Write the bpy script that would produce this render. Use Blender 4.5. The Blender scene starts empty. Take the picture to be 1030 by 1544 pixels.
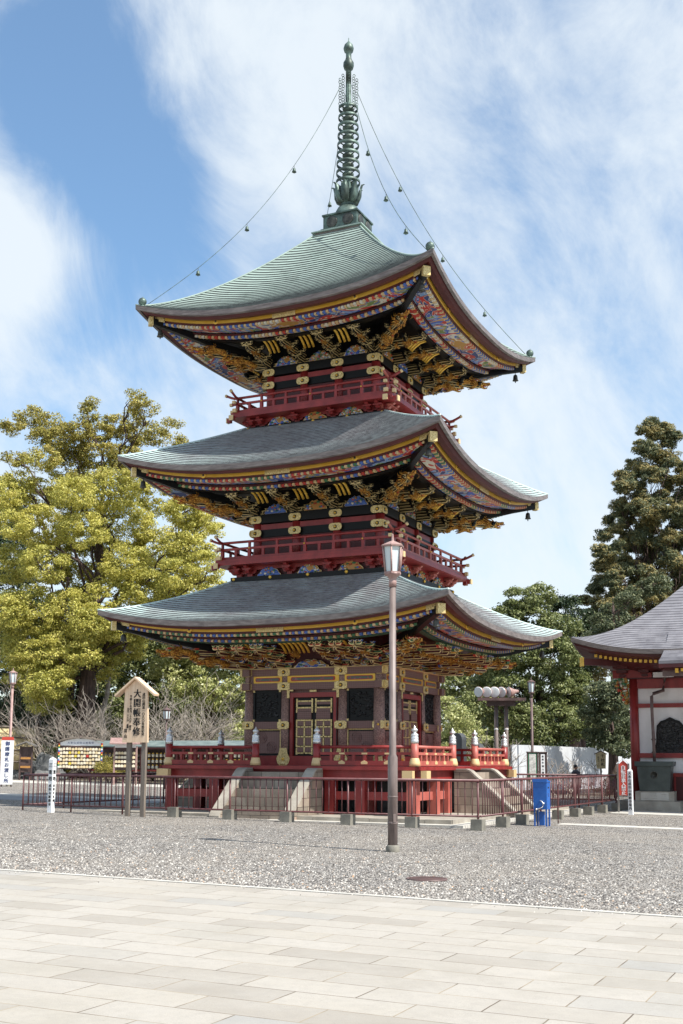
import bpy, math, random
import numpy as np
from mathutils import Vector, Matrix
from math import sin, cos, pi, radians

# ---------------------------------------------------------------- camera, sky, sun, exposure
scene = bpy.context.scene
COL = scene.collection
SUN_EL, SUN_AZ = 52.0, (0.825, -0.565)          # elevation, horizontal direction towards the sun
cam_d = bpy.data.cameras.new("camera")
cam = bpy.data.objects.new("camera", cam_d)
COL.objects.link(cam)
PITCH, ROLL = 0.1367, 0.0055
cp, sp = cos(PITCH), sin(PITCH)
f_ = Vector((0, cp, sp)); u_ = Vector((0, -sp, cp)); r_ = Vector((1, 0, 0))
r2 = r_ * cos(ROLL) + u_ * sin(ROLL); u2 = -r_ * sin(ROLL) + u_ * cos(ROLL)
cam.matrix_world = Matrix(((r2.x, u2.x, -f_.x, 0), (r2.y, u2.y, -f_.y, 0), (r2.z, u2.z, -f_.z, 1.7), (0, 0, 0, 1)))
cam_d.sensor_fit = 'VERTICAL'
cam_d.sensor_height = 36.0
cam_d.lens = 36.0 * 1787.17 / 1544.0
cam_d.shift_y = 129.0 / 1544.0
cam_d.clip_end = 3000
scene.camera = cam

world = bpy.data.worlds.new("World"); scene.world = world
world.use_nodes = True
wn = world.node_tree; wn.nodes.clear()
def N(nt, typ, **kw):
    n = nt.nodes.new(typ)
    for k, v in kw.items():
        if k == 'inp':
            for a, b in v.items(): n.inputs[a].default_value = b
        else: setattr(n, k, v)
    return n
sky = N(wn, 'ShaderNodeTexSky', sky_type='NISHITA', sun_disc=False)
sky.sun_elevation = radians(SUN_EL)
sky.sun_rotation = math.atan2(SUN_AZ[0], SUN_AZ[1])
sky.air_density = 1.0; sky.dust_density = 0.5; sky.ozone_density = 1.1
tc = N(wn, 'ShaderNodeTexCoord')
# clouds: stretched wisps laid over the sky directions
mpr = N(wn, 'ShaderNodeMapping', vector_type='POINT'); mpr.inputs['Rotation'].default_value = (0, radians(24), 0); wn.links.new(tc.outputs['Generated'], mpr.inputs[0])
mp = N(wn, 'ShaderNodeMapping'); mp.inputs['Scale'].default_value = (1.35, 1.0, .80); mp.inputs['Location'].default_value = (3.3, 1.7, 0.9)
wn.links.new(mpr.outputs[0], mp.inputs[0])
n1 = N(wn, 'ShaderNodeTexNoise', inp={'Scale': 3.0, 'Detail': 6.0, 'Roughness': 0.52, 'Distortion': 0.3})
wn.links.new(mp.outputs[0], n1.inputs['Vector'])
n2 = N(wn, 'ShaderNodeTexNoise', inp={'Scale': 7.0, 'Detail': 12.0, 'Roughness': 0.66, 'Distortion': 0.45})
wn.links.new(mp.outputs[0], n2.inputs['Vector'])
mixn = N(wn, 'ShaderNodeMix', data_type='FLOAT'); mixn.inputs[0].default_value = 0.42
wn.links.new(n1.outputs[0], mixn.inputs[2]); wn.links.new(n2.outputs[0], mixn.inputs[3])
# a clearer gap in the cloud cover, up and to the left
def gap(px, py, size, amount, prev):
    d = (r2 * ((px - 515) / 1787.17) + u2 * ((901.0 - py) / 1787.17) + f_).normalized()
    v = N(wn, 'ShaderNodeVectorMath', operation='DISTANCE'); wn.links.new(tc.outputs['Generated'], v.inputs[0]); v.inputs[1].default_value = d
    m_ = N(wn, 'ShaderNodeMapRange', interpolation_type='SMOOTHERSTEP'); wn.links.new(v.outputs['Value'], m_.inputs[0])
    m_.inputs[1].default_value = 0.0; m_.inputs[2].default_value = size; m_.inputs[3].default_value = amount; m_.inputs[4].default_value = 0.0
    s_ = N(wn, 'ShaderNodeMath', operation='ADD'); wn.links.new(prev, s_.inputs[0]); wn.links.new(m_.outputs[0], s_.inputs[1]); return s_.outputs[0]
cl = gap(120, 150, .15, -.20, mixn.outputs[0]); cl = gap(190, 300, .12, -.13, cl); cl = gap(40, 50, .12, -.08, cl); cl = gap(260, 400, .10, -.07, cl); cl = gap(120, 470, .07, -.10, cl); cl = gap(740, 230, .06, -.05, cl); cl = gap(60, 560, .12, -.05, cl); cl = gap(10, 380, .11, .10, cl)
cl = gap(420, 130, .20, .08, cl); cl = gap(930, 300, .22, .06, cl); cl = gap(720, 120, .2, .05, cl); cl = gap(800, 830, .25, .06, cl)
cr = N(wn, 'ShaderNodeValToRGB')
cr.color_ramp.elements[0].position = 0.38; cr.color_ramp.elements[0].color = (0, 0, 0, 1)
cr.color_ramp.elements[1].position = 0.64; cr.color_ramp.elements[1].color = (1, 1, 1, 1)
cr.color_ramp.interpolation = 'EASE'
wn.links.new(cl, cr.inputs[0])
cm = N(wn, 'ShaderNodeMath', operation='MULTIPLY'); cm.inputs[1].default_value = 0.80
wn.links.new(cr.outputs[0], cm.inputs[0])
cadd = N(wn, 'ShaderNodeMath', operation='ADD'); cadd.inputs[1].default_value = 0.12
wn.links.new(cm.outputs[0], cadd.inputs[0])
mxc = N(wn, 'ShaderNodeMix', data_type='RGBA')
wn.links.new(cadd.outputs[0], mxc.inputs[0]); hs = N(wn, 'ShaderNodeHueSaturation', inp={'Hue': 0.495, 'Saturation': 1.25, 'Value': 1.22}); wn.links.new(sky.outputs[0], hs.inputs['Color'])
wn.links.new(hs.outputs[0], mxc.inputs[6])
mxc.inputs[7].default_value = (5.3, 5.75, 6.1, 1)
bg = N(wn, 'ShaderNodeBackground'); bg.inputs[1].default_value = 0.10
wn.links.new(mxc.outputs[2], bg.inputs[0])
wo = N(wn, 'ShaderNodeOutputWorld'); wn.links.new(bg.outputs[0], wo.inputs[0])

sl = bpy.data.lights.new("sun", 'SUN'); sl.energy = 4.7; sl.angle = radians(0.5); sl.color = (1.0, 0.95, 0.87)
so = bpy.data.objects.new("sun", sl); COL.objects.link(so)
hv = Vector((SUN_AZ[0], SUN_AZ[1], 0)).normalized() * cos(radians(SUN_EL)) + Vector((0, 0, sin(radians(SUN_EL))))
so.rotation_euler = hv.to_track_quat('Z', 'Y').to_euler(); so.location = (30, -20, 40)
scene.view_settings.view_transform = 'Standard'; scene.view_settings.look = 'None'
scene.view_settings.exposure = 0.75; scene.view_settings.gamma = 1.0
scene.cycles.max_bounces = 6; scene.cycles.diffuse_bounces = 4; scene.cycles.glossy_bounces = 2
scene.cycles.transmission_bounces = 3; scene.cycles.transparent_max_bounces = 6

rnd = random.Random(7)
TH = -0.4456; PC = Vector((0.15, 40.0, 0))
XH = Vector((cos(TH), sin(TH), 0)); YH = Vector((-sin(TH), cos(TH), 0))
def g(x, y): return -0.0124 * max(-45, min(45, x)) + 0.0024 * (max(-5, min(110, y)) - 30)
def W(s, t, z=0.0): return PC + XH * s + YH * t + Vector((0, 0, z))
def WG(s, t, dz=0.0):
    p = W(s, t); p.z = g(p.x, p.y) + dz; return p

# ---------------------------------------------------------------- materials
def mat(name, col=(.5, .5, .5), rough=.6, metal=0.0, build=None, bump=None):
    m = bpy.data.materials.new(name); m.use_nodes = True
    nt = m.node_tree; b = nt.nodes['Principled BSDF']
    b.inputs['Base Color'].default_value = (*col, 1); b.inputs['Roughness'].default_value = rough
    b.inputs['Metallic'].default_value = metal
    if build: build(nt, b)
    return m
def coord(nt, scale=(1, 1, 1), kind='Object', rot=(0, 0, 0)):
    t = N(nt, 'ShaderNodeTexCoord'); mpp = N(nt, 'ShaderNodeMapping')
    mpp.inputs['Scale'].default_value = scale; mpp.inputs['Rotation'].default_value = rot
    nt.links.new(t.outputs[kind], mpp.inputs[0]); return mpp.outputs[0]
def noise(nt, vec, sc, det=4, rough=.55, dist=0.0):
    n = N(nt, 'ShaderNodeTexNoise', inp={'Scale': sc, 'Detail': float(det), 'Roughness': rough, 'Distortion': dist})
    nt.links.new(vec, n.inputs['Vector']); return n.outputs[0]
def ramp(nt, fac, stops, interp='LINEAR'):
    r = N(nt, 'ShaderNodeValToRGB'); e = r.color_ramp.elements
    while len(e) < len(stops): e.new(0.5)
    for i, (p, c) in enumerate(stops): e[i].position = p; e[i].color = (*c, 1) if len(c) == 3 else c
    r.color_ramp.interpolation = interp
    nt.links.new(fac, r.inputs[0]); return r.outputs[0]
def mixc(nt, fac, a, b, blend='MIX'):
    m = N(nt, 'ShaderNodeMix', data_type='RGBA', blend_type=blend)
    for sock, v in ((0, fac), (6, a), (7, b)):
        if isinstance(v, (int, float)): m.inputs[sock].default_value = v
        elif isinstance(v, tuple): m.inputs[sock].default_value = (*v, 1)
        else: nt.links.new(v, m.inputs[sock])
    return m.outputs[2]
def math_(nt, op, a, b=0.0, c=0.0):
    m = N(nt, 'ShaderNodeMath', operation=op)
    for i, v in enumerate((a, b, c)):
        if isinstance(v, (int, float)): m.inputs[i].default_value = v
        else: nt.links.new(v, m.inputs[i])
    return m.outputs[0]
def addbump(nt, b, h, strength=.4, dist=.02):
    bp = N(nt, 'ShaderNodeBump', inp={'Strength': strength, 'Distance': dist})
    nt.links.new(h, bp.inputs['Height']); nt.links.new(bp.outputs[0], b.inputs['Normal'])
def vary(c1, c2, sc, det=5, bump=0.0, bd=.02, lo=.35, hi=.65, scale=(1, 1, 1), kind='Object'):
    def f(nt, b):
        v = coord(nt, scale, kind); n = noise(nt, v, sc, det)
        nt.links.new(ramp(nt, n, [(lo, c1), (hi, c2)]), b.inputs['Base Color'])
        if bump: addbump(nt, b, noise(nt, v, sc * 4, 4), bump, bd)
    return f
M = {}
M['red'] = mat('red_lacquer', rough=.42, build=vary((.16, .012, .012), (.30, .030, .027), 2.6, 7, .1, .006, .3, .7, (1, 1, .5)))
M['red_sunlit'] = mat('sunlit_red_lacquer', rough=.5, build=vary((.30, .065, .05), (.45, .13, .10), 2.6, 7, .1, .006, .3, .7, (1, 1, .5)))  # lighter, paler copy of the red with sunlight put into its colour
M['darkred'] = mat('dark_red_paint', rough=.5, build=vary((.055, .006, .007), (.085, .010, .011), 1.5))
M['black'] = mat('black_lacquer', (.004, .004, .004), .45, build=lambda nt, b: setattr(b.inputs['Specular IOR Level'], 'default_value', .25))
M['blackcarve'] = mat('black_carving', rough=.28, build=lambda nt, b: (nt.links.new(ramp(nt, noise(nt, coord(nt), 9, 3, .5, 1.5), [(.45, (.006, .006, .006)), (.62, (.03, .03, .032))]), b.inputs['Base Color']), addbump(nt, b, noise(nt, coord(nt), 9, 3, .5, 1.5), 1.0, .08)))
def goldf(nt, b):
    v = coord(nt); n = noise(nt, v, 14, 4, .6, 1.0)
    nt.links.new(ramp(nt, n, [(.35, (.46, .25, .045)), (.55, (.78, .50, .12)), (.7, (.85, .62, .22))]), b.inputs['Base Color'])
    addbump(nt, b, n, .5, .02)
M['gold'] = mat('gilded_metal', rough=.38, metal=.55, build=goldf)
M['goldline'] = mat('gold_edging', (.78, .60, .28), .45, .15)
M['goldbright'] = mat('gold_leaf_board', rough=.42, metal=.35, build=vary((.72, .42, .05), (.82, .52, .09), 2.0))
M['fitting'] = mat('engraved_gilt_fitting', rough=.42, metal=.35, build=lambda nt, b: (nt.links.new(ramp(nt, noise(nt, coord(nt), 34, 3, .6, 1.2), [(.36, (.32, .22, .08)), (.50, (.70, .53, .22)), (.68, (.86, .72, .38))]), b.inputs['Base Color']), addbump(nt, b, noise(nt, coord(nt), 34, 3, .6, 1.2), .6, .01)))
def dragf(nt, b):
    v = coord(nt); n = noise(nt, v, 15, 5, .65, 1.8)
    nt.links.new(ramp(nt, n, [(.40, (.05, .012, .004)), (.47, (.40, .13, .015)), (.57, (.85, .46, .07)), (.70, (.96, .70, .22))]), b.inputs['Base Color'])
    addbump(nt, b, n, 1.0, .06)
M['dragon'] = mat('gilded_carving', rough=.4, metal=.3, build=dragf)
def purplef(nt, b):
    v = coord(nt, (1, 1, 1)); ck = N(nt, 'ShaderNodeTexChecker', inp={'Scale': 22.0})
    mp2 = coord(nt, (1, 1, 1), 'Object', (0, radians(45), 0)); nt.links.new(mp2, ck.inputs['Vector'])
    n = noise(nt, v, 60, 2)
    c1 = mixc(nt, ck.outputs[1], (.125, .065, .060), (.19, .105, .095))
    nt.links.new(mixc(nt, math_(nt, 'MULTIPLY', n, .5), c1, (.22, .11, .08)), b.inputs['Base Color'])
    addbump(nt, b, n, .5, .008)
M['purple'] = mat('patterned_brown_lacquer', rough=.5, build=purplef)
M['column'] = mat('carved_brown_column', rough=.55, build=lambda nt, b: (nt.links.new(ramp(nt, noise(nt, coord(nt), 26, 3, .6, 1.0), [(.4, (.13, .07, .06)), (.62, (.36, .22, .18))]), b.inputs['Base Color']), addbump(nt, b, noise(nt, coord(nt), 26, 3, .6, 1.0), .6, .012)))
PAL = [(.42, .03, .02), (.14, .20, .06), (.045, .10, .40), (.58, .55, .46), (.03, .05, .16), (.42, .22, .05), (.40, .03, .02), (.05, .10, .36), (.16, .28, .50), (.46, .04, .03)]
def paintf(sc, nb=9.0, gold=(.62, .50, .26), line=.16, seedoff=0.0):
    def f(nt, b):
        v = coord(nt); t = N(nt, 'ShaderNodeVectorMath', operation='ADD'); nt.links.new(v, t.inputs[0]); t.inputs[1].default_value = (seedoff, seedoff * .7, 0)
        n = noise(nt, t.outputs[0], sc, 2.2, .45, 1.6)
        k = math_(nt, 'MULTIPLY', n, nb * 2)
        fr = math_(nt, 'FRACT', k); fl = math_(nt, 'FLOOR', k)
        n2 = noise(nt, t.outputs[0], sc * .45, 1, .3, .4)
        idx = math_(nt, 'FRACT', math_(nt, 'ADD', math_(nt, 'MULTIPLY', fl, .37), math_(nt, 'MULTIPLY', math_(nt, 'FLOOR', math_(nt, 'MULTIPLY', n2, 14)), .23)))
        st = [(i / len(PAL), PAL[i]) for i in range(len(PAL))]
        c = ramp(nt, idx, st, 'CONSTANT')
        ln = math_(nt, 'LESS_THAN', fr, line)
        nt.links.new(mixc(nt, ln, c, gold), b.inputs['Base Color'])
        addbump(nt, b, fr, .25, .02)
    return f
M['paint'] = mat('painted_cloud_carving', rough=.55, build=paintf(1.15, 6.0, (.66, .60, .45), .12))
M['paint2'] = mat('painted_carving_panel', rough=.5, build=paintf(4.0, 8, (.6, .5, .25), .2, 3.1))
M['bandgrey'] = mat('painted_frieze', rough=.5, build=lambda nt, b: nt.links.new(ramp(nt, noise(nt, coord(nt), 7, 1, .4, .6), [(0, (.10, .12, .10)), (.55, (.16, .17, .14)), (.57, (.40, .05, .03)), (.61, (.04, .08, .3)), (.64, (.2, .22, .16))], 'CONSTANT'), b.inputs['Base Color']))
for nm, c in dict(cblue=(.07, .14, .42), cred=(.45, .05, .03), cgreen=(.05, .16, .07), cgrey=(.34, .38, .34), cwhite=(.62, .58, .48), cochre=(.42, .20, .05), dkgreen=(.02, .07, .04)).items():
    M[nm] = mat('paint_' + nm[1:] if nm[0] == 'c' else 'paint_dark_green', c, .5)
M['cream'] = mat('cream_gilt_tile', (.62, .45, .23), .5, .1)
# roofs
def rooff(patina, r_in, r_out, z0, bandw):
    def f(nt, b):
        t = N(nt, 'ShaderNodeTexCoord'); s = N(nt, 'ShaderNodeSeparateXYZ'); nt.links.new(t.outputs['Object'], s.inputs[0])
        ax = math_(nt, 'ABSOLUTE', s.outputs[0]); ay = math_(nt, 'ABSOLUTE', s.outputs[1])
        mxr = math_(nt, 'MAXIMUM', ax, ay); mn = math_(nt, 'MINIMUM', ax, ay)
        rr = N(nt, 'ShaderNodeMapRange'); nt.links.new(mxr, rr.inputs[0]); rr.inputs[1].default_value = r_in; rr.inputs[2].default_value = r_out
        corner = math_(nt, 'DIVIDE', mn, mxr)
        v = t.outputs['Object']; n = noise(nt, v, 1.1, 5, .6, .3); nf = noise(nt, v, 13, 4, .6)
        # streaks running down the slope: stretched noise
        k = math_(nt, 'ADD', math_(nt, 'MULTIPLY', math_(nt, 'POWER', rr.outputs[0], 2.6), bandw), math_(nt, 'MULTIPLY', math_(nt, 'POWER', corner, 5.0), .35))
        k = math_(nt, 'ADD', k, math_(nt, 'MULTIPLY', n, .85)); k = math_(nt, 'ADD', k, math_(nt, 'MULTIPLY', nf, .35))
        k = math_(nt, 'ADD', k, patina)
        c = ramp(nt, k, [(0.38, (.215, .195, .205)), (.52, (.29, .285, .30)), (.66, (.38, .44, .45)), (1.0, (.50, .64, .62))] if patina < .2 else [(0.5, (.135, .18, .16)), (.85, (.20, .275, .24)), (1.15, (.30, .39, .35))])
        # plate seams
        sm = N(nt, 'ShaderNodeTexWhiteNoise', noise_dimensions='3D'); vq = N(nt, 'ShaderNodeVectorMath', operation='FLOOR')
        vs = N(nt, 'ShaderNodeVectorMath', operation='MULTIPLY'); vs.inputs[1].default_value = (2.2, 2.2, 9.0); nt.links.new(v, vs.inputs[0]); nt.links.new(vs.outputs[0], vq.inputs[0]); nt.links.new(vq.outputs[0], sm.inputs['Vector'])
        c2 = mixc(nt, math_(nt, 'MULTIPLY', sm.outputs[0], .30), c, (.09, .085, .08))
        nt.links.new(c2, b.inputs['Base Color']); addbump(nt, b, nf, .3, .01)
    return f
M['roof3'] = mat('verdigris_copper_sheet', rough=.6, metal=.05, build=rooff(.42, 1, 5.3, 0, .10))
M['roof2'] = mat('brown_copper_sheet_upper', rough=.5, metal=.1, build=rooff(-.10, 3.4, 5.6, 0, .62))
M['roof1'] = mat('brown_copper_sheet_lower', rough=.5, metal=.1, build=rooff(-.09, 3.6, 5.95, 0, .62))
M['riser_brown'] = mat('brown_copper_step_edge', rough=.6, build=vary((.085, .08, .082), (.17, .175, .175), 5))
M['riser'] = mat('copper_step_edge', rough=.6, build=vary((.035, .038, .036), (.08, .09, .085), 5))
M['fascia'] = mat('weathered_copper_fascia', rough=.55, build=vary((.10, .082, .078), (.19, .165, .155), 3.0, 5, scale=(1, 1, 6)))
M['verdi'] = mat('bronze_verdigris', rough=.5, metal=.35, build=vary((.04, .058, .05), (.125, .185, .16), 3.2, 6, .4, .01, .38, .62))
M['bronze'] = mat('dark_bronze', rough=.45, metal=.5, build=vary((.03, .03, .028), (.10, .10, .085), 6))
M['silver'] = mat('pale_metal_cap', rough=.35, metal=.6, build=vary((.5, .5, .5), (.75, .76, .76), 14, 4, .2, .005))
M['greywood'] = mat('weathered_grey_timber', rough=.8, build=vary((.09, .085, .08), (.2, .185, .17), 2.5, 6, .3, .006, scale=(6, 6, .8)))
# stone etc
def stonef(c1, c2, c3, sc=1.0, blk=None):
    def f(nt, b):
        v = coord(nt); n = noise(nt, v, 1.7 * sc, 6, .6); nf = noise(nt, v, 45 * sc, 3, .6)
        c = ramp(nt, n, [(.3, c1), (.5, c2), (.7, c3)])
        c = mixc(nt, math_(nt, 'MULTIPLY', nf, .5), c, tuple(x * .6 for x in c2))
        if blk:
            wn_ = N(nt, 'ShaderNodeTexWhiteNoise'); vq = N(nt, 'ShaderNodeVectorMath', operation='FLOOR'); vs = N(nt, 'ShaderNodeVectorMath', operation='MULTIPLY')
            vs.inputs[1].default_value = blk; nt.links.new(v, vs.inputs[0]); nt.links.new(vs.outputs[0], vq.inputs[0]); nt.links.new(vq.outputs[0], wn_.inputs['Vector'])
            c = mixc(nt, math_(nt, 'MULTIPLY', wn_.outputs[0], .45), c, (.36, .17, .10))
        nt.links.new(c, b.inputs['Base Color']); addbump(nt, b, nf, .35, .01)
    return f
M['stone'] = mat('granite', rough=.8, build=stonef((.22, .20, .17), (.34, .31, .26), (.45, .42, .36)))
M['stairstone'] = mat('pinkish_stair_granite', rough=.8, build=stonef((.20, .15, .11), (.38, .28, .20), (.50, .40, .31), 1.0, (1.4, 1.4, 4.0)))
def stairf(nt, b):
    v = coord(nt); s = N(nt, 'ShaderNodeSeparateXYZ'); nt.links.new(v, s.inputs[0]); cmb = N(nt, 'ShaderNodeCombineXYZ')
    nt.links.new(math_(nt, 'ADD', s.outputs[0], s.outputs[1]), cmb.inputs[0]); nt.links.new(math_(nt, 'SUBTRACT', s.outputs[2], .13), cmb.inputs[1])
    br = N(nt, 'ShaderNodeTexBrick', offset=.45, inp={'Scale': 1.0, 'Mortar Size': .008, 'Mortar Smooth': .3, 'Brick Width': .62, 'Row Height': .246, 'Bias': 0.0})
    br.inputs['Color1'].default_value = (0, 0, 0, 1); br.inputs['Color2'].default_value = (1, 1, 1, 1); nt.links.new(cmb.outputs[0], br.inputs['Vector'])
    c = ramp(nt, br.outputs['Color'], [(0, (.22, .19, .15)), (.4, (.33, .26, .20)), (.75, (.42, .36, .29)), (1, (.40, .24, .17))])
    n = noise(nt, v, 3.0, 6, .65); nf = noise(nt, v, 60, 3, .7)
    c = mixc(nt, ramp(nt, n, [(.4, (0, 0, 0)), (.65, (.6, .6, .6))]), c, (.20, .17, .13)); c = mixc(nt, math_(nt, 'MULTIPLY', nf, .55), c, (.14, .12, .10))
    nt.links.new(mixc(nt, br.outputs['Fac'], c, (.06, .045, .035)), b.inputs['Base Color']); addbump(nt, b, math_(nt, 'SUBTRACT', math_(nt, 'MULTIPLY', nf, .3), br.outputs['Fac']), .6, .012)
M['stairstone'] = mat('stair_granite_blocks', rough=.8, build=stairf)
M['darkstone'] = mat('dark_slate_stone', rough=.6, build=stonef((.03, .035, .04), (.06, .065, .07), (.10, .11, .12)))
M['tub'] = mat('grey_green_metal_tub', rough=.45, metal=.2, build=vary((.030, .042, .042), (.055, .072, .07), 2.5, 5, .2, .01))
M['concrete'] = mat('concrete', rough=.85, build=stonef((.13, .12, .10), (.2, .19, .16), (.3, .28, .23), 2))
M['ironred'] = mat('brown_red_painted_iron', rough=.42, build=vary((.085, .026, .028), (.14, .052, .052), 6, 4))
M['lamppink'] = mat('faded_pink_paint', rough=.5, build=vary((.26, .155, .14), (.36, .24, .215), 6, 4))
M['polegrey'] = mat('faded_mauve_pole_paint', rough=.5, build=vary((.11, .082, .074), (.22, .172, .158), 2.0, 6, scale=(3, 3, .7)))
M['polebrown'] = mat('brown_pole_paint', rough=.55, build=vary((.07, .045, .042), (.14, .085, .08), 3, 5))
M['frost'] = mat('frosted_lamp_glass', (.55, .62, .64), .12)
M['lens'] = mat('pale_floodlight_lens', (.74, .82, .86), .2)
M['white'] = mat('white_paint', rough=.6, build=vary((.68, .69, .70), (.8, .81, .82), 2.0))
M['plaster'] = mat('white_plaster', rough=.85, build=vary((.56, .55, .55), (.74, .73, .74), 1.3, 7, 0, .02, .3, .6, (1, 1, .5)))
M['ink'] = mat('black_ink', (.012, .012, .012), .7)
M['inkblue'] = mat('blue_ink', (.03, .05, .16), .7)
def woodf(c1, c2, sc=2.0):
    return lambda nt, b: (nt.links.new(ramp(nt, noise(nt, coord(nt, (7, 7, .55)), sc, 6, .6, 1.2), [(.35, c1), (.65, c2)]), b.inputs['Base Color']), addbump(nt, b, noise(nt, coord(nt, (7, 7, .55)), sc, 6, .6, 1.2), .15, .004))
M['newwood'] = mat('fresh_cedar_board', rough=.6, build=woodf((.66, .46, .30), (.80, .61, .43)))
M['oldwood'] = mat('weathered_wood_post', rough=.8, build=woodf((.13, .105, .085), (.24, .20, .165)))
M['darkwood'] = mat('dark_wood', rough=.7, build=woodf((.045, .025, .022), (.09, .055, .05)))
M['bamboo'] = mat('bamboo_screen', rough=.6, build=vary((.42, .33, .17), (.58, .48, .28), 3, 5, scale=(1, 1, 14)))
M['bluepaint'] = mat('blue_enamel', rough=.35, build=vary((.012, .09, .34), (.02, .12, .42), 3))
M['redsign'] = mat('red_sign_paint', (.5, .05, .03), .5)
M['greensign'] = mat('green_sign_paint', (.02, .2, .1), .5)
M['glass'] = mat('dark_glass', (.02, .025, .03), .08)
M['paper'] = mat('printed_paper', rough=.6, build=vary((.35, .35, .33), (.65, .64, .6), 9, 3))
M['hallroof'] = mat('grey_copper_shingle', rough=.5, build=lambda nt, b: None)
M['greenroof'] = mat('green_copper_roof', rough=.6, build=vary((.10, .135, .135), (.17, .21, .205), 2))
M['leadpipe'] = mat('brown_drainpipe', rough=.5, build=vary((.10, .06, .055), (.17, .115, .105), 4))
M['skin'] = mat('skin', (.42, .24, .17), .6); M['hair'] = mat('black_hair', (.012, .010, .010), .5); M['cloth'] = mat('dark_coat', (.035, .03, .04), .8)
M['bark'] = mat('brown_bark', rough=.9, build=lambda nt, b: (nt.links.new(ramp(nt, noise(nt, coord(nt, (3, 3, .6)), 2.2, 7, .65, .6), [(.35, (.035, .022, .018)), (.65, (.13, .085, .07))]), b.inputs['Base Color']), addbump(nt, b, noise(nt, coord(nt, (3, 3, .6)), 3, 6, .65, .6), .9, .1)))
M['palebark'] = mat('pale_bare_branch_bark', rough=.85, build=vary((.20, .17, .14), (.42, .37, .32), 3, 5, .3, .03))
M['rock'] = mat('garden_rock', rough=.85, build=stonef((.05, .055, .055), (.12, .125, .125), (.28, .28, .27), .7))
def leafm(name, stops, trans=.25, rough=.45):
    def f(nt, b):
        geo = N(nt, 'ShaderNodeNewGeometry'); n = noise(nt, coord(nt), .45, 3, .5)
        k = math_(nt, 'ADD', math_(nt, 'MULTIPLY', geo.outputs['Random Per Island'], .55), math_(nt, 'MULTIPLY', n, .45))
        c = ramp(nt, k, stops); nt.links.new(c, b.inputs['Base Color'])
        tr = N(nt, 'ShaderNodeBsdfTranslucent'); nt.links.new(c, tr.inputs[0]); ms = N(nt, 'ShaderNodeMixShader'); ms.inputs[0].default_value = trans
        out = nt.nodes['Material Output']; nt.links.new(b.outputs[0], ms.inputs[1]); nt.links.new(tr.outputs[0], ms.inputs[2]); nt.links.new(ms.outputs[0], out.inputs[0])
    return mat(name, rough=rough, build=f)
M['leaf_camphor'] = leafm('yellow_green_leaves', [(.2, (.21, .22, .045)), (.5, (.55, .525, .115)), (.8, (.84, .76, .25))], .45, .6)
M['leaf_olive'] = leafm('olive_bronze_leaves', [(.2, (.12, .115, .025)), (.5, (.29, .26, .055)), (.8, (.48, .38, .10))], .35, .6)
M['leaf_green'] = leafm('mid_green_leaves', [(.2, (.055, .08, .024)), (.5, (.16, .19, .055)), (.8, (.36, .38, .16))], .3, .55)
M['leaf_dark'] = leafm('dark_green_leaves', [(.2, (.014, .028, .012)), (.5, (.035, .06, .022)), (.8, (.08, .11, .04))], .15)
M['leaf_conifer'] = leafm('conifer_needles', [(.15, (.04, .058, .028)), (.5, (.10, .125, .06)), (.8, (.25, .26, .13))], .3, .6)
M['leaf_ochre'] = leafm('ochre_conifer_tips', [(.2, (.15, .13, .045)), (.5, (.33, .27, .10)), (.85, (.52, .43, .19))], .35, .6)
M['leaf_yellow'] = leafm('pale_leaves', [(.2, (.17, .21, .06)), (.5, (.38, .40, .14)), (.8, (.58, .57, .27))], .35)
def hallf(nt, b):
    v = coord(nt); n = noise(nt, v, 2.2, 6, .6); nf = noise(nt, coord(nt, (1, 1, 1)), 30, 2)
    s = N(nt, 'ShaderNodeTexWhiteNoise'); vq = N(nt, 'ShaderNodeVectorMath', operation='FLOOR'); vs = N(nt, 'ShaderNodeVectorMath', operation='MULTIPLY')
    vs.inputs[1].default_value = (3.0, 3.0, 11.0); nt.links.new(v, vs.inputs[0]); nt.links.new(vs.outputs[0], vq.inputs[0]); nt.links.new(vq.outputs[0], s.inputs['Vector'])
    c = ramp(nt, n, [(.3, (.13, .125, .14)), (.7, (.22, .215, .235))]); c = mixc(nt, math_(nt, 'MULTIPLY', s.outputs[0], .3), c, (.3, .3, .32))
    nt.links.new(c, b.inputs['Base Color'])
hallf(M['hallroof'].node_tree, M['hallroof'].node_tree.nodes['Principled BSDF'])
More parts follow.
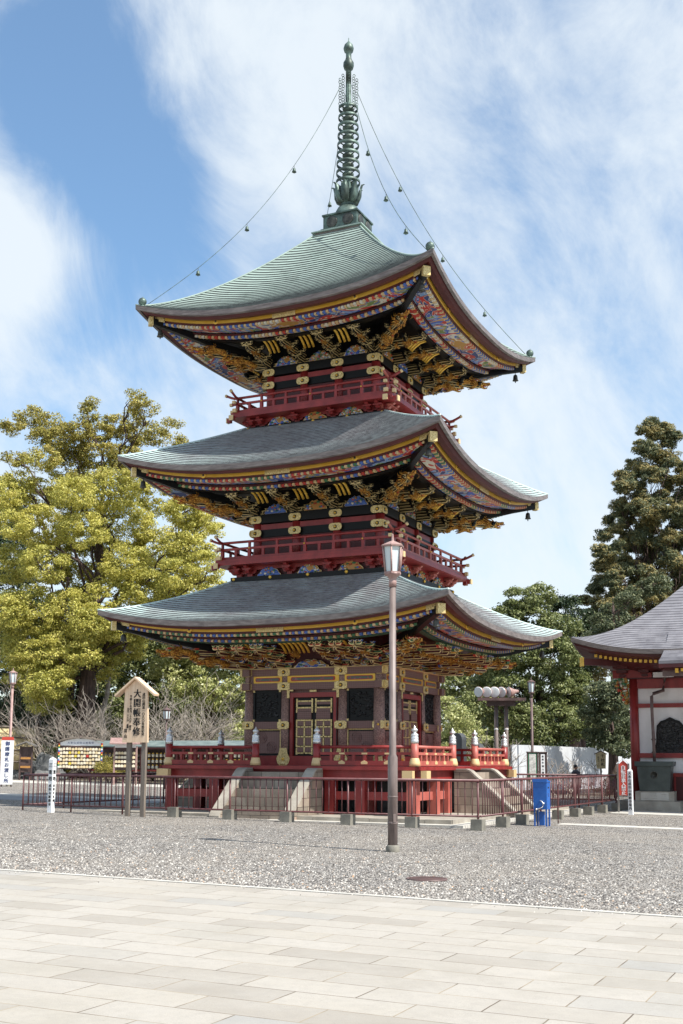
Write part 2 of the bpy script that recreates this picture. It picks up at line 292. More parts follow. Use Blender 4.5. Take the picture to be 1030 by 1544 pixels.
def gravelf(nt, b):
    v = coord(nt, (1, 1, 1)); wv = noise(nt, v, 6, 2)
    vo = N(nt, 'ShaderNodeTexVoronoi', inp={'Scale': 27.0, 'Randomness': 1.0}); nt.links.new(v, vo.inputs['Vector'])
    vo2 = N(nt, 'ShaderNodeTexVoronoi', inp={'Scale': 9.5}); nt.links.new(v, vo2.inputs['Vector'])
    sp = N(nt, 'ShaderNodeSeparateColor'); nt.links.new(vo.outputs['Color'], sp.inputs[0])
    sp2 = N(nt, 'ShaderNodeSeparateColor'); nt.links.new(vo2.outputs['Color'], sp2.inputs[0])
    k = math_(nt, 'ADD', math_(nt, 'MULTIPLY', sp.outputs[0], .72), math_(nt, 'MULTIPLY', sp2.outputs[0], .28))
    c = ramp(nt, k, [(.10, (.04, .035, .032)), (.22, (.15, .135, .12)), (.36, (.31, .285, .255)), (.55, (.41, .39, .36)), (.74, (.53, .51, .47)), (.90, (.60, .58, .54)), (.97, (.42, .27, .15))])
    big = noise(nt, v, .30, 5, .65, .8); c = mixc(nt, ramp(nt, big, [(.42, (0, 0, 0)), (.62, (.45, .45, .45))]), c, (.52, .47, .40)); c = mixc(nt, ramp(nt, noise(nt, v, .8, 5, .7), [(.55, (0, 0, 0)), (.7, (.4, .4, .4))]), c, (.26, .25, .25))
    d = ramp(nt, vo.outputs['Distance'], [(.36, (1, 1, 1)), (.72, (.22, .20, .19))])
    c = mixc(nt, 1.0, c, d, 'MULTIPLY')
    nt.links.new(c, b.inputs['Base Color'])
    addbump(nt, b, math_(nt, 'MULTIPLY', vo.outputs['Distance'], -1.0), 1.0, .05)
M['gravel'] = mat('crushed_gravel', rough=.9, build=gravelf)
def pavef(nt, b):
    v = coord(nt, (1, 1, 1))
    br = N(nt, 'ShaderNodeTexBrick', offset=.5, inp={'Scale': 1.0, 'Mortar Size': .0062, 'Mortar Smooth': .15, 'Brick Width': .97, 'Row Height': .465, 'Bias': 0.0})
    br.inputs['Color1'].default_value = (0, 0, 0, 1); br.inputs['Color2'].default_value = (1, 1, 1, 1); br.inputs['Mortar'].default_value = (.5, .5, .5, 1)
    wob = noise(nt, v, 3, 3); wv = N(nt, 'ShaderNodeVectorMath', operation='MULTIPLY_ADD'); cmb = N(nt, 'ShaderNodeCombineXYZ')
    nt.links.new(wob, cmb.inputs[0]); nt.links.new(wob, cmb.inputs[1]); nt.links.new(cmb.outputs[0], wv.inputs[0]); wv.inputs[1].default_value = (.012, .012, 0); nt.links.new(v, wv.inputs[2])
    nt.links.new(wv.outputs[0], br.inputs['Vector'])
    sc = N(nt, 'ShaderNodeSeparateColor'); nt.links.new(br.outputs['Color'], sc.inputs[0])
    c = ramp(nt, sc.outputs[0], [(.0, (.29, .262, .222)), (.3, (.37, .34, .295)), (.6, (.41, .38, .335)), (.85, (.385, .352, .30)), (1.0, (.31, .305, .29))])
    n = noise(nt, v, 1.4, 7, .62); nf = noise(nt, v, 130, 3, .7); nm = noise(nt, v, 9, 6, .7)
    c = mixc(nt, ramp(nt, n, [(.35, (0, 0, 0)), (.7, (.5, .5, .5))]), c, (.43, .405, .365))
    c = mixc(nt, ramp(nt, nm, [(.45, (0, 0, 0)), (.75, (.4, .4, .4))]), c, (.27, .255, .23))
    c = mixc(nt, ramp(nt, nf, [(.35, (.45, .45, .45)), (.6, (0, 0, 0))]), c, (.22, .205, .18))
    mort = mixc(nt, ramp(nt, noise(nt, v, 1.6, 4), [(.42, (0, 0, 0)), (.62, (1, 1, 1))]), (.10, .075, .05), (.30, .25, .18))
    st_ = noise(nt, v, .55, 8, .72, .6); c = mixc(nt, ramp(nt, st_, [(.50, (0, 0, 0)), (.60, (.30, .30, .30)), (.75, (.55, .55, .55))]), c, (.27, .25, .21))
    c = mixc(nt, ramp(nt, noise(nt, v, 22, 5, .7), [(.62, (0, 0, 0)), (.72, (.5, .5, .5))]), c, (.20, .18, .15))
    c = mixc(nt, br.outputs['Fac'], c, mort)
    nt.links.new(c, b.inputs['Base Color'])
    h = math_(nt, 'SUBTRACT', math_(nt, 'MULTIPLY', nf, .12), br.outputs['Fac']); addbump(nt, b, h, .5, .008)
M['pave'] = mat('pale_granite_paving', rough=.75, build=pavef)
M['path'] = mat('pale_concrete_path', rough=.85, build=stonef((.42, .40, .36), (.52, .50, .45), (.6, .58, .53)))
M['dirt'] = mat('bare_earth', rough=.95, build=vary((.10, .08, .055), (.2, .17, .12), .8))
M['asphalt'] = mat('grey_pathway', rough=.9, build=vary((.16, .17, .18), (.24, .25, .26), .9))
EMA = [mat('ema_plaque_paint_%s' % n_, c, .6) for n_, c in (('cream', (.62, .50, .30)), ('pale', (.72, .64, .48)), ('red', (.5, .04, .03)), ('yellow', (.62, .48, .06)))]

M['hoard'] = mat('dusty_white_hoarding', rough=.7, build=vary((.42, .44, .47), (.56, .58, .60), .8, 6, scale=(1, 1, .4)))

# ---------------------------------------------------------------- mesh helpers
class MB:
    def __init__(s): s.v = []; s.f = []; s.m = []; s.mats = []; s.T = None; s.sm = []
    def mi(s, m):
        if isinstance(m, str): m = M[m]
        if m not in s.mats: s.mats.append(m)
        return s.mats.index(m)
    def add(s, vs, fs, m, smooth=False):
        o = len(s.v); k = s.mi(m)
        if s.T is not None: vs = [tuple(s.T @ Vector(p)) for p in vs]
        s.v.extend(vs)
        for f in fs: s.f.append(tuple(i + o for i in f)); s.m.append(k); s.sm.append(smooth)
    def hexa(s, p, m):   # p: 4 bottom ccw, 4 top
        s.add(p, [(3, 2, 1, 0), (4, 5, 6, 7), (0, 1, 5, 4), (1, 2, 6, 5), (2, 3, 7, 6), (3, 0, 4, 7)], m)
    def box(s, x0, x1, y0, y1, z0, z1, m):
        s.hexa([(x0, y0, z0), (x1, y0, z0), (x1, y1, z0), (x0, y1, z0), (x0, y0, z1), (x1, y0, z1), (x1, y1, z1), (x0, y1, z1)], m)
    def cbox(s, c, d, m, rz=0):
        hx, hy, hz = d[0] / 2, d[1] / 2, d[2] / 2; ca, sa = cos(rz), sin(rz)
        s.hexa([(c[0] + x * ca - y * sa, c[1] + x * sa + y * ca, c[2] + z) for z in (-hz, hz) for x, y in ((-hx, -hy), (hx, -hy), (hx, hy), (-hx, hy))], m)
    def prism(s, poly, a0, a1, m, axis='y'):   # poly of 2-D pts extruded along axis
        n = len(poly)
        def P(u, w, a): return {'y': (u, a, w), 'x': (a, u, w), 'z': (u, w, a)}[axis]
        vs = [P(u, w, a0) for u, w in poly] + [P(u, w, a1) for u, w in poly]
        s.add(vs, [tuple(range(n))[::-1], tuple(range(n, 2 * n))] + [(i, (i + 1) % n, n + (i + 1) % n, n + i) for i in range(n)], m)
    def lathe(s, prof, c, m, n=12, smooth=True, sq=False):
        vs = []; fs = []
        for r, z in prof:
            for i in range(n):
                a = 2 * pi * i / n + (pi / n if sq else 0)
                vs.append((c[0] + r * cos(a), c[1] + r * sin(a), c[2] + z))
        for j in range(len(prof) - 1):
            for i in range(n):
                k = (i + 1) % n; fs.append((j * n + i, j * n + k, (j + 1) * n + k, (j + 1) * n + i))
        fs.append(tuple(range(n))[::-1]); fs.append(tuple((len(prof) - 1) * n + i for i in range(n)))
        s.add(vs, fs, m, smooth)
    def tube(s, pts, rad, m, n=6, smooth=True):
        pts = [Vector(p) for p in pts]
        if not isinstance(rad, (list, tuple)): rad = [rad] * len(pts)
        vs = []; fs = []
        for i, p in enumerate(pts):
            d = (pts[min(i + 1, len(pts) - 1)] - pts[max(i - 1, 0)])
            d = d.normalized() if d.length > 1e-9 else Vector((0, 0, 1))
            ref = Vector((0, 0, 1)) if abs(d.z) < .9 else Vector((1, 0, 0))
            a = d.cross(ref).normalized(); b = d.cross(a)
            for k in range(n):
                t = 2 * pi * k / n + pi / n
                vs.append(tuple(p + a * (cos(t) * rad[i]) + b * (sin(t) * rad[i])))
        for i in range(len(pts) - 1):
            for k in range(n):
                q = (k + 1) % n; fs.append((i * n + k, i * n + q, (i + 1) * n + q, (i + 1) * n + k))
        fs.append(tuple(range(n))[::-1]); fs.append(tuple((len(pts) - 1) * n + k for k in range(n)))
        s.add(vs, fs, m, smooth)
    def ball(s, c, r, m, nu=10, nv=7, wob=0.0, rr=None):
        r = r if isinstance(r, (tuple, list)) else (r, r, r); vs = []; fs = []
        for j in range(nv + 1):
            t = pi * j / nv
            for i in range(nu):
                a = 2 * pi * i / nu; w = 1 + (rr.uniform(-wob, wob) if rr else 0)
                vs.append((c[0] + r[0] * w * sin(t) * cos(a), c[1] + r[1] * w * sin(t) * sin(a), c[2] + r[2] * w * cos(t)))
        for j in range(nv):
            for i in range(nu):
                k = (i + 1) % nu; fs.append((j * nu + i, (j + 1) * nu + i, (j + 1) * nu + k, j * nu + k))
        s.add(vs, fs, m, True)
    def mesh(s, name):
        me = bpy.data.meshes.new(name); me.from_pydata(s.v, [], s.f); me.update()
        for m in s.mats: me.materials.append(m)
        me.polygons.foreach_set('material_index', s.m); me.polygons.foreach_set('use_smooth', s.sm)
        return me
    def obj(s, name, parent=None, loc=(0, 0, 0), rz=0):
        return mobj(name, s.mesh(name), parent, loc, rz)
def mobj(name, me, parent=None, loc=(0, 0, 0), rz=0):
    o = bpy.data.objects.new(name, me); COL.objects.link(o); o.parent = parent
    o.location = loc; o.rotation_euler = (0, 0, rz); return o
def tag(o, label=None, cat=None, group=None, kind=None):
    if label: o['label'] = label
    if cat: o['category'] = cat
    if group: o['group'] = group
    if kind: o['kind'] = kind
    return o
def thing(name, label, cat, loc=(0, 0, 0), rz=0, group=None):
    o = bpy.data.objects.new(name, None); COL.objects.link(o); o.location = loc; o.rotation_euler = (0, 0, rz)
    o.empty_display_size = .3
    return tag(o, label, cat, group)
def copy_tree(o, parent=None):
    c = o.copy(); COL.objects.link(c); c.parent = parent
    for ch in list(KIDS(o)): copy_tree(ch, c)
    return c
def KIDS(o): return [q for q in bpy.data.objects if q.parent == o]
def dup(o, loc, rz, label=None, cat=None, group=None):
    c = copy_tree(o, o.parent); c.location = loc; c.rotation_euler = (0, 0, rz)
    tag(c, label, cat, group); return c
def text_mesh(body, size, m, name='lettering', spacing=1.0, thick=.003):
    c = bpy.data.curves.new(name, 'FONT'); c.body = body; c.size = size; c.align_x = 'CENTER'; c.align_y = 'CENTER'
    c.extrude = thick; c.resolution_u = 2; c.offset = .0
    o = bpy.data.objects.new(name, c); COL.objects.link(o)
    bpy.context.view_layer.update()
    dg = bpy.context.evaluated_depsgraph_get(); me = bpy.data.meshes.new_from_object(o.evaluated_get(dg))
    me.materials.clear(); me.materials.append(M[m]); bpy.data.objects.remove(o); bpy.data.curves.remove(c)
    return me
def vtext(parent, chars, x, y, ztop, pitch, size, m, name='lettering', bold=.0, squash=1.0):
    """a vertical column of characters facing -y; big ones are meshes of their own, small columns one mesh per word"""
    per = size > .10 and len(chars) <= 9; groups = []; cur = []
    for i, ch in enumerate(chars):
        if ch == ' ':
            if cur: groups.append(cur); cur = []
            continue
        if per: groups.append([(i, ch)])
        else: cur.append((i, ch))
    if cur: groups.append(cur)
    out = []
    for gr_ in groups:
        vs = []; fs = []; o = 0
        for i, ch in gr_:
            me = text_mesh(ch, size, m)
            n = len(me.vertices); co = np.zeros(n * 3); me.vertices.foreach_get('co', co); co = co.reshape(-1, 3)
            cx_ = (co[:, 0].max() + co[:, 0].min()) / 2; cy_ = (co[:, 1].max() + co[:, 1].min()) / 2
            for dx_ in ((0,) if not bold else (-bold, bold)):
                for p in co: vs.append((x + (p[0] - cx_) + dx_, y - p[2] - abs(dx_) * .1, ztop - i * pitch - pitch / 2 + (p[1] - cy_) * squash))
                for pl in me.polygons: fs.append(tuple(k + o for k in pl.vertices))
                o += n
            bpy.data.meshes.remove(me)
        me = bpy.data.meshes.new(name); me.from_pydata(vs, [], fs); me.materials.append(M[m])
        out.append(mobj(name, me, parent))
    return out
def roundrect(w, h, r, n=4):
    pts = []
    for cx_, cy_, a0 in ((w / 2 - r, h / 2 - r, 0), (-w / 2 + r, h / 2 - r, 90), (-w / 2 + r, -h / 2 + r, 180), (w / 2 - r, -h / 2 + r, 270)):
        for i in range(n + 1):
            a = radians(a0 + 90 * i / n); pts.append((cx_ + r * cos(a), cy_ + r * sin(a)))
    return pts
RZ = [0, pi / 2, pi, -pi / 2]

# ---------------------------------------------------------------- ground
def sheet(name, m, pts_fn, nx, ny, label=None):
    vs = []; fs = []
    for j in range(ny + 1):
        for i in range(nx + 1): vs.append(pts_fn(i / nx, j / ny))
    for j in range(ny):
        for i in range(nx): a = j * (nx + 1) + i; fs.append((a, a + 1, a + nx + 2, a + nx + 1))
    me = bpy.data.meshes.new(name); me.from_pydata(vs, [], fs); me.materials.append(M[m]); me.update()
    return me
def spread(t, lim):   # dense near 0, reaches +-lim
    u = 2 * t - 1; return lim * (0.08 * u + 0.92 * u ** 5)
def gp(u, v):
    x = spread(u, 900); y = spread(v, 900) + 35; return (x, y, g(x, y))
ground = mobj('ground', sheet('ground', 'gravel', gp, 80, 80)); tag(ground, kind='structure')
PA = radians(-24.4); PX = Vector((cos(PA), sin(PA), 0)); PY = Vector((-sin(PA), cos(PA), 0)); P0 = Vector((.02, 15.87, 0)) - PY * .12
def oriented_sheet(name, m, origin, ang, x0, x1, y0, y1, dz, nx, ny, edge=0.0):
    c, s_ = cos(ang), sin(ang); vs = []; fs = []
    def p(x, y, d): X = origin[0] + x * c - y * s_; Y = origin[1] + x * s_ + y * c; return (x, y, g(X, Y) + d)
    for j in range(ny + 1):
        for i in range(nx + 1): vs.append(p(x0 + (x1 - x0) * i / nx, y0 + (y1 - y0) * j / ny, dz))
    for j in range(ny):
        for i in range(nx): a = j * (nx + 1) + i; fs.append((a, a + 1, a + nx + 2, a + nx + 1))
    # a thickness skirt along the border
    ring = [j_ for j_ in range(nx + 1)] + [(k + 1) * (nx + 1) - 1 for k in range(1, ny + 1)] + [ny * (nx + 1) + nx - 1 - k for k in range(nx)] + [k * (nx + 1) for k in range(ny - 1, 0, -1)]
    o = len(vs)
    for k in ring: q = vs[k]; vs.append((q[0], q[1], q[2] - max(.03, edge)))
    n = len(ring)
    for k in range(n): fs.append((ring[(k + 1) % n], ring[k], o + k, o + (k + 1) % n))
    me = bpy.data.meshes.new(name); me.from_pydata(vs, [], fs); me.materials.append(M[m]); me.update()
    ob = mobj(name, me, None, (origin[0], origin[1], 0), ang); tag(ob, kind='structure'); return ob
oriented_sheet('pavement', 'pave', P0, PA, -45, 45, -32, 0, .02, 90, 32, .1)
oriented_sheet('pavement_edging', 'path', P0, PA, -45, 45, .012, .13, .028, 90, 1, .1)
oriented_sheet('path', 'path', W(7.9, -2.3), TH, 0.0, 24, -.42, .42, .012, 12, 1, .05)       # pale strip right of the pagoda
oriented_sheet('path', 'path', W(8.4, 6.1), TH, -1.0, 24, -.1, 3.6, .02, 12, 2, .08)        # kerbed path before the hall
oriented_sheet('path', 'asphalt', W(-8.2, .6), TH, -45, 0.2, -1.8, 1.6, .012, 20, 1, .05)
oriented_sheet('path', 'path', W(-8.2, 3.0), TH, -45, 0.2, -.6, .6, .02, 20, 1, .05)
oriented_sheet('path', 'path', W(-60, 18.5), TH, 0, 56, 0, 4.5, .014, 20, 1, .05)
oriented_sheet('garden_soil', 'dirt', W(-80, 26.5), TH, 0, 160, 0, 60, .012, 40, 10, .05)

# ---------------------------------------------------------------- PAGODA
pagoda = thing('pagoda', 'tall three storied red and gold pagoda with green copper roofs and bronze spire', 'pagoda', (PC.x, PC.y, 0), TH)
def sides(name, mb, parent=pagoda, ks=(0, 1, 2, 3)):
    me = mb.mesh(name); return [mobj(name, me, parent, (0, 0, 0), RZ[k]) for k in ks]
def merge(mbs):
    o = MB()
    for m_ in mbs:
        k = len(o.v); o.v.extend(m_.v); o.f.extend([tuple(i + k for i in f) for f in m_.f]); o.m.extend([o.mi(m_.mats[i]) for i in m_.m]); o.sm.extend(m_.sm)
    return o
def sides_each(name, mbs, parent=pagoda):   # parents: one object, or a list of four
    mes = [m_.mesh(name) for m_ in mbs]; allm = merge(mbs).mesh(name + '_row')
    for k in (0, 1, 2, 3):
        pr_ = parent[k] if isinstance(parent, list) else parent; rz_ = 0 if isinstance(parent, list) else RZ[k]
        if k < 2:
            for me in mes: mobj(name, me, pr_, (0, 0, 0), rz_)
        else: tag(mobj(name + '_row', allm, pr_, (0, 0, 0), rz_), kind='stuff')

# stone base
b = MB(); b.box(-5.95, 5.95, -5.95, 5.95, -.3, .13, 'stone'); b.box(-6.45, 6.45, -6.45, 6.45, -.3, .035, 'path')
base = b.obj('stone_base', pagoda)
b = MB()
r_b = random.Random(3)
for k in range(4):      # kerb stones
    b.T = Matrix.Rotation(RZ[k], 4, 'Z'); x = -5.97
    while x < 5.9:
        w = min(r_b.uniform(.55, 1.0), 5.97 - x); b.box(x + .006, x + w - .006, -6.0, -5.7, -.3, .142 + r_b.uniform(-.006, .006), 'stone'); x += w
b.obj('kerb_stone', base)
b = MB(); b.box(-2.9, 2.9, -2.9, 2.9, .13, 1.3, 'darkstone'); b.obj('podium', pagoda)
# deck
ZD = 1.54
b = MB(); b.box(-4.3, 4.3, -4.3, 4.3, ZD - .09, ZD, 'red')
for k in range(4):
    b.T = Matrix.Rotation(RZ[k], 4, 'Z')
    b.box(-4.42, 4.42, -4.42, -4.303, ZD - .11, ZD - .01, 'red'); b.box(-4.25, 4.25, -4.26, -4.0, ZD - .42, ZD - .093, 'red')
deck = b.obj('deck', pagoda)
b = MB(); b.prism([(-.16, 0), (.16, 0), (.16, .26), (-.16, .26)], -.18, 0, 'cream', 'y')
cap = b.mesh('beam_end_cap')
for k in range(4):
    o = mobj('beam_end_cap', cap, deck); a = RZ[k]
    o.matrix_local = Matrix.Rotation(a, 4, 'Z') @ Matrix.Translation((4.13, -4.425, ZD - .38))
    o = mobj('beam_end_cap', cap, deck)
    o.matrix_local = Matrix.Rotation(a, 4, 'Z') @ Matrix.Translation((-4.13, -4.425, ZD - .38))
pm = MB(); pm.box(-.15, .15, -.15, .15, .13, ZD - .42, 'red')
pm2 = pm.mesh('deck_post')
for k in range(4):
    for s in (-4.12, -2.5, -1.5, 1.5, 2.5):
        p = Matrix.Rotation(RZ[k], 3, 'Z') @ Vector((s, -4.12, 0)); mobj('deck_post', pm2, pagoda, p, RZ[k])
for inner in (-2.4, 0, 2.4):
    for q in (-3.3, 3.3):
        mobj('deck_post', pm2, pagoda, (inner, q, 0)); 
for x0, x1 in ((-3.96, -2.66), (-2.34, -1.66), (1.66, 2.34), (2.66, 3.96)):
    b = MB(); b.box(x0, x1, -4.16, -4.06, .56, .80, 'red'); sides('tie_beam', b)
pass
# stairs
b = MB(); n = 5
for i in range(n):
    y1 = -4.30 - .02; z = .13 + (1.36 - .13) * (i + 1) / n
    b.box(-1.03, 1.03, -6.05 + i * .34, -4.32, .13 + (1.36 - .13) * i / n - (.45 if i == 0 else 0), z, 'stairstone')
stp = b.mesh('step')
chk = []
for sx_ in (-1, 1):
    x0, x1 = sorted((sx_ * 1.035, sx_ * 1.33)); c = MB()
    c.prism([(-6.32, -.25), (-4.35, -.25), (-4.35, 1.43), (-4.72, 1.43), (-4.85, 1.38), (-6.25, .16), (-6.32, .1)], x0, x1, 'stairstone', 'x')
    c.prism([(-6.36, -.2), (-6.28, -.2), (-6.26, .155), (-4.84, 1.385), (-4.72, 1.432), (-4.38, 1.432), (-4.38, 1.475), (-4.74, 1.475), (-4.88, 1.42), (-6.30, .19), (-6.36, .1)], x0 - .02, x1 + .02, 'stone', 'x'); chk.append(c.mesh('stair_cheek'))
for k in (0, 1, 2, 3):
    st = bpy.data.objects.new('stone_stair', None); COL.objects.link(st); st.parent = pagoda; st.rotation_euler = (0, 0, RZ[k])
    mobj('step', stp, st); [mobj('stair_cheek', q_, st) for q_ in chk]
# ground floor railing
def rail_run(b, x0, x1, y, z, red='red'):
    b.box(x0, x1, y - .06, y + .06, z + .02, z + .16, red)
    b.box(x0, x1, y - .045, y + .045, z + .33, z + .41, red)
    b.tube([(x0, y, z + .56), (x1, y, z + .56)], .05, red, 8)
    L = x1 - x0; n = max(2, int(round(L / .36)))
    for i in range(n + 1):
        x = x0 + L * i / n
        if i % 2 == 0 and 0 < i < n:
            b.box(x - .05, x + .05, y - .05, y + .05, z + .16, z + .33, red); b.box(x - .035, x + .035, y - .035, y + .035, z + .41, z + .52, red)
            b.prism([(x - .1, z + .06), (x + .1, z + .06), (x + .11, z + .12), (x, z + .175), (x - .11, z + .12)], y - .068, y - .061, 'cream', 'y')
            b.box(x - .09, x + .09, y - .052, y - .046, z + .345, z + .395, 'cream')
        elif 0 < i < n: b.box(x - .04, x + .04, y - .035, y + .035, z + .16, z + .33, red)
    b.box(x0, x1, y - .05, y + .05, z + .002, z + .02, 'darkred')
rb = MB(); rail_run(rb, -4.1, -1.17, -4.2, ZD); railing = sides('railing', rb)
rb = MB(); rail_run(rb, 1.17, 4.1, -4.2, ZD); railing2 = sides('railing', rb)
b = MB(); b.lathe([(.115, ZD), (.115, ZD + .66)], (0, 0, 0), 'red', 12)
b.lathe([(.17, ZD + .005), (.16, ZD + .1), (.13, ZD + .22), (.12, ZD + .24)], (0, 0, 0), 'cream', 10)
post_me = b.mesh('post')
b = MB(); b.lathe([(.122, ZD + .66), (.122, ZD + .78), (.105, ZD + .79), (.118, ZD + .83), (.118, ZD + .86), (.10, ZD + .88), (.115, ZD + .92), (.11, ZD + .96), (.055, ZD + 1.0), (.05, ZD + 1.03), (.10, ZD + 1.08), (.095, ZD + 1.12), (.04, ZD + 1.17), (.012, ZD + 1.24), (.004, ZD + 1.26)], (0, 0, 0), 'silver', 14)
fin_me = b.mesh('onion_cap')
for k in range(4):
    for s in (-4.2, -1.05, 1.05):
        r__ = (railing if s < 1 else railing2)[k]; o = mobj('post', post_me, r__, (s, -4.2, 0)); oc_ = mobj('onion_cap', fin_me, r__, (s, -4.2, (ZD + .66) * .12)); oc_.scale = (.97, .97, .88)

# ---- first storey body
H1 = 2.40
b = MB(); b.box(-H1 + .12, H1 - .12, -H1 + .12, H1 - .12, ZD, 4.62, 'purple'); core = b.obj('wall', pagoda)
colm = MB(); colm.lathe([(.17, ZD + .1), (.185, ZD + 1.2), (.165, 3.96)], (0, 0, 0), 'column', 14)
colm.lathe([(.235, ZD + .02), (.235, ZD + .07), (.20, ZD + .12), (.19, ZD + .3)], (0, 0, 0), 'fitting', 14)
cme = colm.mesh('column')
for k in range(4):
    for s in (-H1 + .03, -1.02, 1.02):
        p = Matrix.Rotation(RZ[k], 3, 'Z') @ Vector((s, -H1 + .12, 0)); mobj('column', cme, pagoda, p, RZ[k])
fy = -H1 + .12
def fitting(b, x, z, w, h, y, shape='notch', mt='fitting'):
    if shape == 'caps': poly = [(x + u, z + v) for u, v in roundrect(w, h, h * .42, 3)]
    else:
        poly = [(x - w / 2, z - h * .38), (x - w * .42, z - h * .38), (x - w * .36, z - h / 2), (x + w * .36, z - h / 2), (x + w * .42, z - h * .38), (x + w / 2, z - h * .38),
                (x + w / 2, z + h * .38), (x + w * .42, z + h * .38), (x + w * .36, z + h / 2), (x - w * .36, z + h / 2), (x - w * .42, z + h * .38), (x - w / 2, z + h * .38)]
    b.prism(poly, y - .02, y, mt, 'y')
    b.T0 = b.T; c = Matrix.Translation((x, y - .02, z)) @ Matrix.Rotation(pi / 2, 4, 'X')
    b.T = (b.T @ c) if b.T else c
    b.lathe([(h * .26, 0), (h * .26, .012), (h * .21, .014), (h * .2, .02)], (0, 0, 0), 'bronze', 12); b.lathe([(h * .18, .012), (h * .15, .045), (h * .06, .06)], (0, 0, 0), 'goldbright', 10)
    b.T = b.T0
# beams
def framed(b, x0, x1, y, z0, z1, m, fm='goldline', fw=.022, proud=.012, depth=.1):
    b.box(x0, x1, y, y + depth, z0, z1, m)
    b.box(x0, x1, y - proud, y - .001, z1 - fw, z1, fm); b.box(x0, x1, y - proud, y - .001, z0, z0 + fw, fm)
    b.box(x0, x0 + fw, y - proud, y - .001, z0 + fw, z1 - fw, fm); b.box(x1 - fw, x1, y - proud, y - .001, z0 + fw, z1 - fw, fm)
yb = -H1 - .09
b = MB()
b.box(-H1 - .22, H1 + .22, yb, yb + .26, 3.95, 4.17, 'purple'); b.box(-H1 - .22, H1 + .22, yb, yb + .26, 4.40, 4.62, 'purple')
b.box(-H1 - .0, -1.2, yb + .04, yb + .2, 2.70, 2.93, 'purple'); b.box(1.2, H1 + .0, yb + .04, yb + .2, 2.70, 2.93, 'purple')
b.box(-H1 - .05, H1 + .05, yb + .02, yb + .14, ZD, ZD + .3, 'red')
beams = sides('beam', b)
fr = MB(); fr.box(-H1 - .1, H1 + .1, yb + .08, yb + .19, 4.172, 4.398, 'column')
for x0, x1 in ((-2.17, -1.12), (-.92, .92), (1.12, 2.17)):
    w = (x1 - x0)
    fr.box(x0 - .0, x1 + .0, yb + .06, yb + .2, 4.173, 4.397, 'goldbright')
    fr.prism([(( x0 + x1) / 2 + u, 4.285 + v) for u, v in roundrect(w * .86, .13, .05, 3)], yb + .045, yb + .061, 'cred', 'y')
    fr.prism([(( x0 + x1) / 2 + u, 4.285 + v) for u, v in roundrect(w * .80, .085, .035, 3)], yb + .035, yb + .0455, 'bandgrey', 'y')
sides('painted_frieze', fr)
FT = []
for s in (-H1 - .02, -1.02, 1.02, H1 + .02):
    for z in (4.06, 4.51): FT.append(MB()); fitting(FT[-1], s, z, .44, .25, yb)
for s in (-H1 + .08, -1.02, 1.02, H1 - .08): FT.append(MB()); fitting(FT[-1], s, 2.815, .42, .25, yb - .005)
for s in (-1.02, 1.02):
    ft = MB(); FT.append(ft)
    ft.prism([(s + u, ZD + .27 + v) for u, v in ((-.2, -.2), (-.12, -.27), (.12, -.27), (.2, -.2), (.24, -.05), (.16, .1), (.12, .28), (-.12, .28), (-.16, .1), (-.24, -.05))], yb - .0, yb + .018, 'fitting', 'y')
    ft.ball((s, yb - .01, ZD + .2), .05, 'goldbright', 8, 5)
sides_each('beam_fitting', FT)
# windows + lower panels
for k in range(4):
    for sx_ in (-1, 1):
        b = MB(); x0, x1 = sorted((sx_ * 1.18, sx_ * 2.2))
        b.box(x0, x1, fy - .06, fy, 2.935, 3.945, 'black')
        for a_, c_ in ((x0, x0 + .07), (x1 - .07, x1)): b.box(a_, c_, fy - .1, fy - .061, 2.94, 3.94, 'black')
        b.box(x0 + .07, x1 - .07, fy - .1, fy - .061, 3.87, 3.94, 'black'); b.box(x0 + .07, x1 - .07, fy - .1, fy - .061, 2.94, 3.01, 'black')
        o = b.obj('window', pagoda, (0, 0, 0), RZ[k])
        if k in (0, 1):
            # carved relief lumps
            q = MB(); rr = random.Random(5 + k * 2 + sx_)
            for i in range(70):
                q.ball((rr.uniform(x0 + .13, x1 - .13), fy - .066, rr.uniform(3.07, 3.83)), (rr.uniform(.03, .09), .03, rr.uniform(.02, .05)), 'blackcarve', 6, 4)
            q.obj('carved_relief', o)
        for cx_, cz in ((x0 + .03, 3.92), (x1 - .03, 3.92), (x0 + .03, 2.97), (x1 - .03, 2.97)):
            if k < 2: q = MB(); q.box(cx_ - .035, cx_ + .035, fy - .115, fy - .101, cz - .035, cz + .035, 'fitting'); q.obj('corner_fitting', o)
        b = MB(); b.box(x0, x1, fy - .03, fy, 1.86, 2.69, 'black'); b.box(x0 + .06, x1 - .06, fy - .045, fy - .031, 1.92, 2.62, 'purple')
        for cx_, cz in ((x0 + .32, 2.42), (x1 - .35, 2.12)):
            for r0 in (.17, .11, .05):
                ring = [(cx_ + r0 * cos(t * pi / 8), fy - .05, cz + r0 * sin(t * pi / 8)) for t in range(17)]; b.tube(ring, .012, 'purple', 4)
        b.box(x0, x1, fy - .07, fy - .046, 2.66, 2.695, 'fitting'); b.box(x1 - .035, x1, fy - .07, fy - .046, 1.86, 2.655, 'fitting'); b.box(x0, x0 + .035, fy - .07, fy - .046, 1.86, 2.655, 'fitting')
        b.obj('lower_panel', pagoda, (0, 0, 0), RZ[k])
